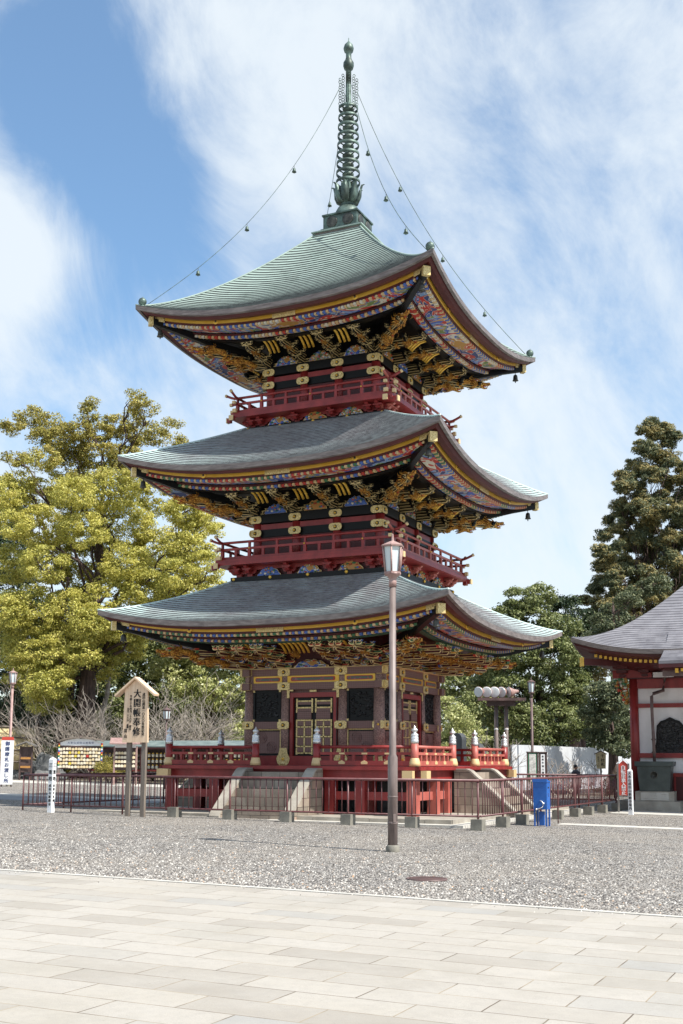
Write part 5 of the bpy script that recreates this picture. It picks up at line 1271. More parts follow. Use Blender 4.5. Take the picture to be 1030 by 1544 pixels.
# bamboo screen
p = at(55, 1150, 80); q = at(-90, 1150, 76)
a = Vector((q.x, q.y, 0)); c = Vector((p.x, p.y, 0)); L = (c - a).length; root = thing('bamboo_fence', 'straw coloured bamboo screen fence at the far left behind the hedge', 'fence', a, math.atan2(c.y - a.y, c.x - a.x))
zb = 1.0
b = MB()
for i in range(int(L / .09)): b.tube([(i * .09, 0, zb), (i * .09, 0, 3.78)], .044, 'bamboo', 5)
b.obj('screen', root)
b = MB()
for z in (1.5, 2.3, 3.1, 3.8): b.tube([(0, -.07, z), (L, -.07, z)], .05, 'oldwood', 6)
b.obj('rail', root)
# wooden hanging stand
p = ground_at(39, 76); root = thing('votive_stand', 'small dark roofed wooden stand with two rows of orange tablets at the far left', 'stand', p, .1)
b = MB()
for x in (-.36, .36): b.box(x - .05, x + .05, -.05, .05, -.2, 2.15, 'darkwood')
b.obj('frame', root); b = MB(); b.prism([(-.62, 2.12), (0, 2.38), (.62, 2.12), (.62, 2.2), (0, 2.46), (-.62, 2.2)], -.4, .4, 'greywood', 'y'); b.obj('roof', root)
b = MB(); b.box(-.31, .31, .0, .03, .5, 2.1, 'darkwood'); b.box(-.33, .33, -.06, -.03, 1.45, 1.5, 'darkwood'); b.box(-.33, .33, -.06, -.03, .9, .95, 'darkwood'); b.obj('back_panel', root)
em = MB(); em.prism([(-.045, 0), (.045, 0), (.045, .10), (0, .14), (-.045, .10)], -.012, .012, 'cochre', 'y'); em2 = em.mesh('votive_tablet')
for z in (1.32, .77):
    for i in range(7):
        o = mobj('votive_tablet', em2, None, p + Vector((-.27 + i * .09, -.09, z)), rnd.uniform(-.1, .1)); tag(o, 'small orange wooden tablet in the %s row of the dark roofed stand' % ('top' if z > 1 else 'bottom'), 'tablet', 'orange tablets on the small roofed stand')
# ema rack
EM = []
for k_ in range(4):
    b = MB(); b.prism([(-.075, 0), (.075, 0), (.075, .12), (0, .16), (-.075, .12)], -.01, .01, EMA[k_], 'y'); EM.append(b.mesh('votive_plaque'))
p = ground_at(121, 72); rot = .02; root = thing('ema_rack', 'large plaque rack with curved white header and bead trimmed posts on the left', 'rack', p, rot)
b = MB()
for x in (-1.28, 1.28): b.box(x - .06, x + .06, -.06, .06, -.2, 2.38, 'polegrey')
b.box(-1.22, 1.22, -.04, .04, 2.12, 2.2, 'darkwood'); b.box(-1.22, 1.22, .0, .03, .82, 2.12, 'darkwood')
for z in (.92, 1.13, 1.34, 1.55, 1.76, 1.97): b.box(-1.22, 1.22, -.045, -.0, z + .11, z + .135, 'darkwood')
b.obj('frame', root)
b = MB(); n = 12; pts = [(-1.36 + 2.72 * i / n, 2.44 + .24 * (1 - ((i / n) * 2 - 1) ** 2)) for i in range(n + 1)]
b.prism([(-1.22, 2.22), (1.22, 2.22)] + [(x * .9, z - .05) for x, z in pts[::-1]], -.05, .0, 'white', 'y'); hd = b.obj('header', root)
b = MB(); b.prism(pts + [(x, z + .07) for x, z in pts[::-1]], -.25, .25, 'oldwood', 'y'); b.ball((0, -.1, 2.72), (.12, .1, .1), 'darkwood', 8, 6); b.obj('roof', root)
vs = 0
for i, ch in enumerate('大本山成田山絵馬掛'):
    o = vtext(hd, ch, -.72 + i * .18, -.056, 2.46, .16, .14, 'inkblue')
b = MB(); cc = ['cgreen', 'goldbright', 'white', 'cred', 'white', 'cblue']
for x in (-1.28, 1.28):
    b = MB()
    for i in range(14): b.ball((x, -.09, 2.3 - i * .105), .058, ('redsign', 'goldbright', 'greensign', 'white', 'cblue')[i % 5], 8, 6)
    b.obj('bead_string', root)

ROWN = ('bottom', 'fifth', 'fourth', 'third', 'second', 'top')
for r_i, z in enumerate((.88, 1.09, 1.30, 1.51, 1.72, 1.93)):
    for i in range(14):
        k_ = rnd.choice([0, 0, 1, 1, 1, 0, 1]); k_ = 2 if rnd.random() < .03 else (3 if rnd.random() < .05 else k_)
        lp_ = Vector((-1.15 + i * .177 + rnd.uniform(-.015, .015), -.075 - rnd.uniform(0, .03), z + rnd.uniform(-.02, .02)))
        o = mobj('votive_plaque', EM[k_], None, p + Matrix.Rotation(rot, 3, 'Z') @ lp_, rot + rnd.uniform(-.15, .15))
        tag(o, ('cream', 'pale', 'red', 'yellow')[k_] + ' wooden plaque in the %s row of the large bead trimmed rack' % ROWN[r_i], 'plaque', 'votive plaques on the large rack')
# smaller rack with pinkish roof
p = ground_at(189, 68); root = thing('ema_rack', 'smaller plaque rack with pinkish roof behind the cedar notice board', 'rack', p, .05)
b = MB()
for x in (-.62, .62): b.box(x - .05, x + .05, -.05, .05, -.2, 2.2, 'lamppink')
b.box(-.57, .57, .0, .03, .85, 2.1, 'darkwood'); b.obj('frame', root)
b = MB(); b.prism([(-.5, 2.3), (.0, 2.62), (.5, 2.3), (.5, 2.36), (0, 2.68), (-.5, 2.36)], -.85, .85, 'lamppink', 'x'); b.obj('roof', root)
b = MB(); b.box(-.6, .6, -.06, -.02, 2.12, 2.28, 'white'); b.obj('header', root)
for r_i, z in enumerate((1.02, 1.26, 1.50, 1.74)):
    for i in range(7):
        k_ = rnd.choice([0, 1, 1]); k_ = 2 if rnd.random() < .07 else k_
        o = mobj('votive_plaque', EM[k_], None, p + Vector((-.5 + i * .165, -.09, z)), rnd.uniform(-.15, .15)); tag(o, ('cream', 'pale', 'red')[k_] + ' wooden plaque in the %s row of the smaller pink roofed rack' % ('bottom', 'third', 'second', 'top')[r_i], 'plaque', 'votive plaques on the smaller rack')
# long shed with green roof
pa_ = ground_at(150, 74); pb_ = ground_at(385, 70); L = (pb_ - pa_).length; ang = math.atan2(pb_.y - pa_.y, pb_.x - pa_.x)
root = thing('long_shed', 'long low open shed with pale green copper roof and red posts left of the pagoda', 'shed', (pa_.x, pa_.y, .15), ang)
b = MB(); b.prism([(-1.3, 2.28), (0, 2.62), (1.4, 2.3), (1.4, 2.36), (0, 2.69), (-1.3, 2.35)], -.3, L + .4, 'greenroof', 'x'); b.obj('roof', root)
b = MB(); b.box(-.2, L + .2, -1.2, -1.1, 2.16, 2.28, 'darkred'); b.box(-.2, L + .2, .6, .7, .9, 2.3, 'darkwood'); b.box(-.2, L + .2, -.95, -.88, .85, .95, 'red'); b.obj('wall', root)
b = MB(); b.box(-.06, .06, -.06, .06, -.2, 2.3, 'darkred'); b.tube([(.06, 0, 1.9), (.3, 0, 2.4)], .04, 'cochre', 5); pq = b.mesh('post'); n = 6
for i in range(n + 1): mobj('post', pq, root, (L * i / n, -.95, 0))
lt = MB(); lt.lathe([(.06, 0), (.085, .04), (.085, .15), (.06, .19)], (0, 0, 0), 'cwhite', 8); lt.lathe([(.062, .19), (.062, .24), (.03, .26)], (0, 0, 0), 'goldbright', 8); ltm = lt.mesh('paper_lantern')
for r_i, z in enumerate((1.0, 1.35, 1.70)):
    for i in range(38):
        lx = .3 + i * (L * .98 / 38); o = mobj('paper_lantern', ltm, None, Vector((pa_.x, pa_.y, .15)) + Matrix.Rotation(ang, 3, 'Z') @ Vector((lx, -.60, z)), 0)
        tag(o, 'small white and gold lantern in the %s row of the long green roofed shed' % ('bottom', 'middle', 'top')[r_i], 'lantern', 'rows of small lanterns in the long shed')
# rocks
def rock(p, r, seed, lab):
    rr = random.Random(seed); bm = bmesh_new(); 
def rock(p, r, seed, lab):
    import bmesh
    bm = bmesh.new(); bmesh.ops.create_icosphere(bm, subdivisions=3, radius=1)
    from mathutils import noise as mn
    for v in bm.verts:
        n_ = mn.noise(v.co * 1.3 + Vector((seed * 3.1, 0, 0))) * .5 + mn.noise(v.co * 3.5 + Vector((seed, 5, 0))) * .16
        v.co = Vector((v.co.x * r[0], v.co.y * r[1], v.co.z * r[2])) * (1 + n_)
    me = bpy.data.meshes.new('rock'); bm.to_mesh(me); bm.free(); me.materials.append(M['rock'])
    o = mobj('garden_rock', me, None, p, 0); tag(o, lab, 'rock', 'rocks under the trees on the left')
for i, (px_, D, r, lab) in enumerate(((20, 80, (.9, .7, .8), 'grey garden rock behind the white banner sign'), (58, 79, (.7, .6, .9), 'upright grey rock right of the small roofed stand'), (72, 78, (.8, .6, 1.1), 'tall pale fissured rock left of the large rack'), (64, 76.5, (.6, .5, .45), 'low rock in front of the taller pale rock'), (84, 77, (.7, .6, .6), 'dark rounded rock beside the large rack posts'))):
    p = ground_at(px_, D); p.z += r[2] * .5; rock(p, r, i, lab)

# ---------------------------------------------------------------- hall on the right
HP = W(7.32, 10.4); HP.z = 0
hall = thing('temple_hall', 'white walled temple hall with red pillars and sweeping grey roof on the right edge', 'temple hall', HP, TH)
b = MB(); b.box(-.5, 11, -.5, 9, -.4, .26, 'stone'); b.obj('stone_base', hall)
b = MB(); b.box(.1, 9.9, .1, 8.5, .26, 5.2, 'plaster'); b.obj('wall', hall)
pc = MB(); pc.lathe([(.17, .26), (.17, 4.9)], (0, 0, 0), 'red_h', 14) if False else pc.lathe([(.18, .2), (.17, 4.9)], (0, 0, 0), 'darkred2' if 'darkred2' in M else 'red', 14); pm_ = pc.mesh('pillar')
for x in (.15, 3.1, 6.0): mobj('pillar', pm_, hall, (x, .05, 0))
mobj('pillar', pm_, hall, (.15, 3.0, 0)); mobj('pillar', pm_, hall, (.15, 6.0, 0))
b = MB()
for z0, z1 in ((4.53, 4.90), (3.79, 3.95), (1.87, 2.05)): b.box(.15, 10, -.02, .098, z0, z1, 'red'); b.box(.08, .2, .0, 8.5, z0, z1, 'red')
b.box(.15, 10, -.03, .097, .26, 1.25, 'darkred'); b.box(.15, 10, -.05, .0, 1.16, 1.30, 'red')
for x in (1.6, 2.4, 3.6, 4.4): b.box(x, x + .06, -.045, -.0301, .3, 1.15, 'red')
b.box(-.6, .9, -.18, .05, 4.95, 5.25, 'red'); b.box(-.1, 10, -.15, .05, 4.902, 4.97, 'darkred'); b.obj('beam', hall)
# bell shaped window
prof = [(-.74, 2.06), (-.60, 2.25), (-.54, 2.5), (-.53, 2.85), (-.50, 3.1), (-.36, 3.27), (-.2, 3.32), (0, 3.42)]; prof = prof + [(-x, z) for x, z in prof[::-1][1:]]
b = MB(); b.prism([(x + 1.5, z) for x, z in prof], .04, .0995, 'black', 'y'); wo_ = b.obj('bell_window', hall)
b = MB(); rr = random.Random(2); b.prism([(x * .87 + 1.5, 2.06 + (z - 2.06) * .92) for x, z in prof], .03, .039, 'blackcarve', 'y')
for i in range(60):
    x = rr.uniform(-.42, .42); z = rr.uniform(2.12, 3.2 - abs(x) * .4); b.ball((1.5 + x, .03, z), (rr.uniform(.03, .08), .03, rr.uniform(.03, .06)), 'blackcarve', 6, 4)
b.obj('lattice', wo_)
# carved nosings at the corner
b = MB(); rr = random.Random(4)
for i in range(40):
    b.ball((rr.uniform(-.50, -.02), rr.uniform(-.3, .1), rr.uniform(4.42, 4.9)), (rr.uniform(.04, .09), .06, rr.uniform(.03, .08)), rr.choice(['dragon', 'dragon', 'cgreen', 'cochre', 'cwhite', 'cred']), 6, 4)
for i in range(24): b.ball((rr.uniform(-.32, -.02), rr.uniform(-.1, .1), rr.uniform(3.95, 4.42)), (rr.uniform(.03, .07), .05, rr.uniform(.03, .07)), rr.choice(['dragon', 'dragon', 'cochre', 'cred']), 6, 4)
b.obj('carved_nosing', hall)
# roof
EX0, EY0, EX1, EY1 = -1.68, -2.3, 11.5, 10.5
def hz(d): return 5.83 + .50 * d + .078 * d * d
def hl_(u, L, d):   # lift near corners: u distance to nearest corner along the edge
    return .58 * max(0, 1 - u / 3.6) ** 2.2 * max(0, 1 - d / 4.0)
b = MB(); NC = 40; dm = 5.4
def hside(b, P0_, ux, uy, L, nx_, ny_):   # P0 corner, u along the edge, n inward
    for i in range(NC):
        d0, d1 = dm * i / NC, dm * (i + 1) / NC; vs = []; ns = 26
        for q in range(ns + 1):
            w_ = q / ns; 
            for d, dz_ in ((d0, -.02 if i else 0), (d0, .004), (d1, -.02)):
                l = d + (L - 2 * d) * (.5 - .5 * cos(pi * w_)); u_ = min(l, L - l)
                zz_ = hz(d) + dz_ + hl_(max(0, u_ - d * .0), L, d)
                vs.append((P0_[0] + ux * l + nx_ * d, P0_[1] + uy * l + ny_ * d, zz_))
        fs = []; f2 = []
        for q in range(ns): a_ = q * 3; fs.append((a_ + 1, a_ + 4, a_ + 5, a_ + 2)); f2.append((a_, a_ + 3, a_ + 4, a_ + 1))
        b.add(vs, fs, 'hallroof'); b.add(vs, f2, 'riser2' if 'riser2' in M else 'hallroof')
hside(b, (EX0, EY0), 1, 0, EX1 - EX0, 0, 1); hside(b, (EX0, EY1), 0, -1, EY1 - EY0, 1, 0)
hside(b, (EX1, EY1), -1, 0, EX1 - EX0, 0, -1); hside(b, (EX1, EY0), 0, 1, EY1 - EY0, -1, 0)
b.box(EX0 + dm, EX1 - dm, EY0 + dm - .2, EY1 - dm + .2, hz(dm) - .1, hz(dm) + .5, 'hallroof'); hroof = b.obj('roof', hall)
def hedge_(b, L, poly, m, P0_, ux, uy, nx_, ny_):
    ns = 40; vs = []; n = len(poly)
    for q in range(ns + 1):
        w_ = q / ns
        for d, dz_ in poly:
            l = d + (L - 2 * d) * w_; u_ = min(l, L - l)
            vs.append((P0_[0] + ux * l + nx_ * d, P0_[1] + uy * l + ny_ * d, 5.83 + dz_ + hl_(u_, L, d)))
    fs = []
    for q in range(ns):
        for j in range(n): k_ = (j + 1) % n; fs.append((q * n + j, q * n + k_, (q + 1) * n + k_, (q + 1) * n + j))
    b.add(vs, fs, m)
b = MB(); b2 = MB(); b3 = MB(); b4 = MB()
for P0_, ux, uy, nx_, ny_, L in (((EX0, EY0), 1, 0, 0, 1, EX1 - EX0), ((EX0, EY1), 0, -1, 1, 0, EY1 - EY0)):
    hedge_(b, L, [(0, .004), (0, -.17), (.08, -.18), (.08, -.02)], 'fascia', P0_, ux, uy, nx_, ny_)
    hedge_(b2, L, [(.10, -.10), (.12, -.26), (.55, -.32), (.55, -.1)], 'darkred', P0_, ux, uy, nx_, ny_)
    hedge_(b3, L, [(.55, -.34), (1.4, -.52), (2.3, -.75), (2.3, -.62), (.55, -.22)], 'darkred', P0_, ux, uy, nx_, ny_)
    n = int(L / .21)
    for i in range(n if P0_[1] == EY0 else 0):
        l = .8 + (L - 1.6) * i / n; u_ = min(l, L - l); z = 5.83 - .34 + hl_(u_, L, .6); x = P0_[0] + ux * l + nx_ * .62; y = P0_[1] + uy * l + ny_ * .62
        b4.box(x - .05, x + .05, y - .05, y + .05, z - .12, z - .01, 'goldbright')
b.obj('eave_fascia', hroof); b2.obj('eave_board', hroof); b3.obj('soffit', hroof); b4.obj('rafter_end_row', hroof)
b = MB(); b.T = Matrix.Translation((EX0 + .55, EY0 + .55, 0)) @ Matrix.Rotation(pi / 4, 4, 'Z'); b.box(-.3, 3.2, -.09, .09, 5.35, 5.6, 'darkred'); b.box(-.34, -.3, -.12, .12, 5.3, 5.64, 'goldbright'); b.T = None
b.obj('corner_rafter', hall)
b = MB(); rr = random.Random(8)   # bracket rows below the eave
for i in range(12):
    x = -.2 + i * .85
    for j in range(3): b.box(x - .12 - j * .08, x + .12 + j * .08, -.25 - j * .22, -.12, 4.98 + j * .15, 5.09 + j * .15, 'darkred')
b.obj('bracket_row', hall)
b = MB(); b.box(1.0, 1.75, -.42, -.28, 4.93, 5.12, 'plaster'); b.obj('white_board', hall)
# porch roof stepping lower in front
b = MB(); X0, X1 = 1.78, 8.5
PR = [(-1.2, 6.55), (-1.9, 6.02), (-2.35, 5.74), (-2.9, 5.48), (-3.4, 5.30)]
for i in range(len(PR) - 1):
    (ya, za), (yb_, zb_) = PR[i], PR[i + 1]
    for j in range(5):
        t0, t1 = j / 5, (j + 1) / 5; y0_, y1_ = ya + (yb_ - ya) * t0, ya + (yb_ - ya) * t1; z0_, z1_ = za + (zb_ - za) * t0, za + (zb_ - za) * t1
        b.hexa([(X0, y1_, z1_ - .10), (X1, y1_, z1_ - .10), (X1, y0_, z0_ - .10), (X0, y0_, z0_ - .10), (X0, y1_, z1_ + .015), (X1, y1_, z1_ + .015), (X1, y0_, z0_), (X0, y0_, z0_)], 'hallroof')
pr = b.obj('porch_roof', hall)
b = MB(); b.box(X0, X1, -3.42, -3.2, 5.06, 5.19, 'darkred'); b.box(X0 + .1, X1, -3.1, -1.0, 4.98, 5.08, 'darkred'); b.box(X0 + .05, X1, -3.0, -2.9, 4.78, 4.98, 'leadpipe'); b.obj('porch_beam', pr)
b = MB()
for i in range(20): b.box(X0 + .55 + i * .2, X0 + .66 + i * .2, -3.30, -3.18, 4.92 - (.05 if i == 0 else 0), 5.03, 'goldbright')
b.obj('rafter_end_row', pr)
# tub, plinth, pipe
TP = at(988, 1150, 45.0); TP.z = g(TP.x, TP.y)
b = MB(); b.box(-.92, .92, -.8, .8, -.2, .38, 'stone'); b.box(-.70, .70, -.62, .62, .382, .74, 'stone'); b.box(-.50, .50, -.635, -.62, .42, .70, 'path')
root = thing('stone_plinth', 'two stepped pale stone plinth with carved writing under the water tub', 'plinth', TP, TH + .1)
pl = b.obj('block', root)
for i, ch in enumerate('山田成'): vtext(pl, ch, -.30 + i * .30, -.638, .71, .28, .26, 'path', bold=.008)
b = MB(); n = 4; sc_ = math.sqrt(2)
b.lathe([(.54 * sc_, 0), (.62 * sc_, .92), (.69 * sc_, .93), (.70 * sc_, 1.10), (.62 * sc_, 1.10), (.60 * sc_, .98)], (0, 0, .745), 'tub', 4, False, True)
root = thing('water_tub', 'big dark grey green square water tub with flared rim under the drainpipe', 'tub', TP, TH + .1)
b.obj('tub_body', root)
b = MB(); b.lathe([(.14, 0), (.14, .02), (.11, .02), (.11, .0)], (0, 0, 0), 'bronze', 16); e_ = b.obj('crest', root); e_.location = (0, -.60, 1.35); e_.rotation_euler = (pi / 2 + .08, 0, 0)
pipe = [at(1004, 1004, 45.2), at(1003, 1020, 45.3), at(1000, 1041, 45.4), at(985, 1046, 45.4), at(982.5, 1050, 45.4), at(983, 1070, 45.3), at(985.5, 1115, 45.1), at(987, 1150, 45.0)]
b = MB(); b.tube(pipe, [.075, .075, .07, .065, .065, .06, .06, .06], 'leadpipe', 10); b.lathe([(.09, -.03), (.09, .03)], pipe[6], 'leadpipe', 10)
hd_ = pipe[0]; b.cbox((hd_.x, hd_.y, hd_.z + .1), (.32, .25, .2), 'leadpipe', TH)
pd = b.obj('drainpipe', hall); pd.parent = hall; pd.matrix_parent_inverse = hall.matrix_basis.inverted() if False else Matrix.Identity(4)
bpy.context.view_layer.update(); pd.matrix_parent_inverse = hall.matrix_world.inverted()

# ---------------------------------------------------------------- trees
from bisect import bisect
nr = np.random.default_rng(11); NLEAF = [0]
def quads_mesh(name, C_, Nn, size, m, asp=.6):
    """leaf faces: centres C_, normals Nn, sizes"""
    n = len(C_); NLEAF[0] += n; up = nr.normal(size=(n, 3)); a = np.cross(Nn, up); a /= np.linalg.norm(a, axis=1)[:, None] + 1e-9; b_ = np.cross(Nn, a)
    asp = ASP[0]; a *= size[:, None] * .5; b_ *= size[:, None] * .5 * asp
    v = np.stack([C_ - a, C_ + b_ * .9, C_ + a, C_ - b_ * .9], 1).reshape(-1, 3)
    me = bpy.data.meshes.new(name); me.vertices.add(n * 4); me.vertices.foreach_set('co', v.astype(np.float32).ravel())
    me.loops.add(n * 4); me.loops.foreach_set('vertex_index', np.arange(n * 4, dtype=np.int32))
    me.polygons.add(n); me.polygons.foreach_set('loop_start', np.arange(0, n * 4, 4, dtype=np.int32)); me.polygons.foreach_set('loop_total', np.full(n, 4, np.int32))
    me.update(calc_edges=True); me.materials.append(M[m]) if isinstance(m, str) else [me.materials.append(M[x]) for x in m]
    return me
ASP = [.6]
def crown_points(lobes, puff_r, dens, leaf, flat=.75, sub=1.0, shell=.55, droop=0.0):
    """lobes: list of (centre, radius) -> many small puffs of leaves"""
    C_ = []; Nn = []; S_ = []; PU = []
    for c, r in lobes:
        npf = max(3, int(sub * 1.9 * (r / puff_r) ** 2)); 
        d = nr.normal(size=(npf, 3)); d /= np.linalg.norm(d, axis=1)[:, None]
        rad = r * (nr.uniform(shell, 1.0, npf) ** .7)
        pc_ = np.array(c) + d * rad[:, None] * np.array([1, 1, flat]); PU.append(pc_)
        for q, dd in zip(pc_, d):
            pr_ = puff_r * nr.uniform(.55, 1.25); n = int(dens * nr.uniform(.6, 1.3))
            e = nr.normal(size=(n, 3)); e /= np.linalg.norm(e, axis=1)[:, None]
            rr_ = pr_ * nr.uniform(.25, 1.0, n) ** .5
            P_ = q + e * rr_[:, None] * np.array([1.15, 1.15, .62]); P_[:, 2] -= droop * (rr_ ** 2)
            C_.append(P_); nn = e * .8 + np.array([0, 0, .45]) + nr.normal(size=(n, 3)) * .55; Nn.append(nn / np.linalg.norm(nn, axis=1)[:, None]); S_.append(leaf * nr.uniform(.6, 1.3, n))
    return np.concatenate(C_), np.concatenate(Nn), np.concatenate(S_), np.concatenate(PU)
def limb(b, p0, p1, r0, r1, m, wob=.12, n=5, sides_=6, rr=rnd):
    p0, p1 = Vector(p0), Vector(p1); L = (p1 - p0).length; pts = []; rad = []
    for i in range(n + 1):
        u = i / n; q = p0.lerp(p1, u); 
        if 0 < i < n: q += Vector((rr.uniform(-1, 1), rr.uniform(-1, 1), rr.uniform(-.6, 1))) * L * wob * .5
        pts.append(q); rad.append(r0 + (r1 - r0) * u)
    b.tube(pts, rad, m, sides_); return pts
def tree(name, label, cat, base, lobes, leafm_, puff_r, dens, leaf, trunk_r, bark='bark', group=None, limbs=14, flat=.75, sub=1.0, crown_base=None, mix=None, shell=.55, droop=0.0, lean=(0, 0)):
    base = Vector(base); root = thing(name, label, cat, base, 0, group)
    lb = [((c[0] - base.x, c[1] - base.y, c[2] - base.z), r) for c, r in lobes]
    C_, Nn, S_, PU = crown_points(lb, puff_r, dens, leaf, flat, sub, shell, droop)
    if mix:    # second foliage colour on the outer, upper tufts
        sel = mix[1](C_, Nn); me = quads_mesh('crown', C_, Nn, S_, [leafm_, mix[0]]); me.polygons.foreach_set('material_index', sel.astype(np.int32))
    else: me = quads_mesh('crown', C_, Nn, S_, leafm_)
    mobj('crown', me, root)
    zs = [c[2] for c, r in lb]; cb = crown_base if crown_base is not None else min(zs) ; top = max(zs); cxm = sum(c[0] for c, r in lb) / len(lb) * .5; cym = sum(c[1] for c, r in lb) / len(lb) * .5
    b = MB(); rr = random.Random(len(lobes)); 
    bk = (top - cb) * .10
    tp = [Vector((0, 0, -.3)), Vector((lean[0] * .3, lean[1] * .3, cb * .5)), Vector((cxm * .3 + lean[0], cym * .3 + lean[1], cb)), Vector((cxm * .8 + lean[0], cym * .8 + bk, cb + (top - cb) * .4)), Vector((cxm, cym + bk, cb + (top - cb) * .75))]
    b.tube(tp, [trunk_r * 1.35, trunk_r, trunk_r * .82, trunk_r * .36, trunk_r * .12], bark, 12)
    for k_ in range(6):    # root flare / fluting
        t = k_ * pi / 3; b.tube([(trunk_r * 1.5 * cos(t), trunk_r * 1.5 * sin(t), -.2), (trunk_r * .9 * cos(t), trunk_r * .9 * sin(t), trunk_r * 1.4), (trunk_r * .6 * cos(t), trunk_r * .6 * sin(t), cb * .6)], [trunk_r * .35, trunk_r * .3, trunk_r * .2], bark, 6)
    order = sorted(range(len(lb)), key=lambda i: rr.random())[:limbs]
    for i in order:
        c, r = lb[i]; u = max(.0, min(1, (c[2] - cb) / max(.1, top - cb))); s = tp[2].lerp(tp[4], max(0, u - .35)); mid = Vector(c)
        pts = limb(b, s, mid, trunk_r * .26 * (1.1 - u * .6), trunk_r * .06, bark, .16, 6, 6, rr)
        for j in range(4):
            e = mid + Vector((rr.uniform(-1, 1), rr.uniform(-1, 1), rr.uniform(-.3, .8))).normalized() * r * .95; limb(b, pts[rr.choice((4, 5))], e, trunk_r * .10, trunk_r * .02, bark, .2, 4, 4, rr)
    b.obj('trunk', root)
    return root
def L_(lst, D, spreadD=3.0, zmin=None):
    out = []; rr = random.Random(int(D * 7) + len(lst))
    for x, y, r in lst:
        p = at(x, y, D + rr.uniform(-spreadD, spreadD)); out.append(((p.x, p.y, p.z), r * D / 1787.0))
    return out
# the big camphor tree, left
D = 84
up = [(45, 628, 20), (20, 640, 16), (75, 640, 22), (85, 665, 24), (133, 608, 12), (133, 628, 14), (150, 650, 20), (172, 640, 18), (205, 598, 12), (218, 618, 17), (200, 635, 18), (195, 660, 22), (232, 655, 20), (265, 665, 13), (110, 675, 26), (62, 690, 24), (22, 690, 16), (150, 685, 30), (105, 705, 30), (30, 725, 22), (190, 690, 24), (262, 640, 10), (60, 655, 16), (118, 650, 18)]
main = [(10, 745, 28), (55, 745, 32), (110, 745, 38), (165, 740, 40), (205, 720, 26), (240, 750, 36), (280, 775, 30), (312, 790, 20), (300, 760, 16), (185, 790, 46), (125, 800, 44), (65, 795, 38), (20, 790, 32), (15, 850, 38), (70, 850, 42), (130, 855, 46), (190, 850, 44), (245, 825, 40), (285, 825, 32), (310, 855, 26), (268, 865, 34), (325, 800, 12), (225, 885, 40), (170, 905, 42), (110, 920, 44), (50, 920, 42), (12, 925, 36), (320, 890, 22), (290, 895, 30), (55, 985, 44), (100, 975, 36), (150, 965, 32), (185, 945, 34), (30, 1010, 30), (80, 1030, 30), (250, 915, 30), (60, 1060, 20), (95, 1062, 14), (215, 950, 24), (10, 970, 30), (125, 985, 30), (160, 1005, 24), (60, 1035, 28), (195, 975, 26), (140, 940, 34), (230, 940, 26), (90, 1000, 30)]
lobes = L_(up, D, 3.5) + L_(main, D, 5.0) + L_([(x, y, r * .8) for x, y, r in main[::2]], D - 4.5, 1.5)
zcut = at(100, 715, D).z - g(-19, 84)
def camsel(C_, Nn): 
    r_ = nr.uniform(size=len(C_)); k_ = np.clip((C_[:, 2] - (zcut - 1.5)) / 3.0, 0, 1); return (r_ < .10 + .75 * k_)
tree('camphor_tree', 'huge yellow green evergreen tree with bronze top rising left of the pagoda', 'tree', ground_at(127, D), lobes, 'leaf_camphor', .48, 92, .165, .66, limbs=30, crown_base=7.5, mix=('leaf_olive', camsel), sub=3.3, flat=.82, shell=.75)
# darker and paler trees behind it
def behind(label, px_, D, spec, leaf, tr=.35, group='background trees left of the pagoda', name='evergreen_tree', **k):
    return tree(name, label, 'tree', ground_at(px_, D), L_(spec, D, 2.5), leaf, k.pop('puff', .6), k.pop('dens', 70), k.pop('leafs', .24), tr, group=group, limbs=k.pop('limbs', 8), sub=k.pop('sub', 2.9), **k)
behind('dark evergreen tree at the far left behind the camphor tree', 15, 98, [(5, 900, 60), (20, 990, 60), (10, 1060, 50), (55, 1060, 45), (40, 960, 50), (0, 780, 45), (8, 840, 50)], 'leaf_dark')
behind('dark evergreen tree directly behind the camphor trunk', 110, 100, [(95, 990, 55), (120, 1050, 55), (80, 1080, 40), (150, 1080, 40), (150, 1000, 50), (110, 930, 50), (60, 1100, 30), (110, 1100, 30), (150, 1105, 26)], 'leaf_dark')
behind('olive green tree behind the cedar notice board', 215, 96, [(200, 985, 38), (235, 1000, 36), (210, 1040, 34), (250, 960, 34), (260, 1050, 32), (190, 1070, 30), (230, 1090, 28), (170, 1030, 32), (225, 960, 34), (180, 960, 30), (275, 1080, 30), (170, 1090, 28)], 'leaf_green')
behind('pale green tree just left of the pagoda walls', 320, 90, [(300, 985, 34), (335, 1000, 34), (350, 960, 30), (360, 1040, 34), (325, 1045, 32), (345, 1085, 34), (375, 1080, 30), (300, 1080, 26), (270, 1010, 26), (385, 1000, 30), (290, 1030, 34), (275, 985, 30), (320, 950, 28), (250, 1010, 26), (310, 1105, 22), (360, 1110, 22)], 'leaf_yellow', limbs=10)
behind('dark evergreen tree behind the pagoda stairs side', 300, 104, [(270, 1060, 40), (310, 1080, 40), (350, 1100, 30), (400, 1060, 45), (420, 1000, 40), (300, 1020, 36), (250, 1100, 26), (210, 1110, 24), (390, 1110, 26)], 'leaf_dark')
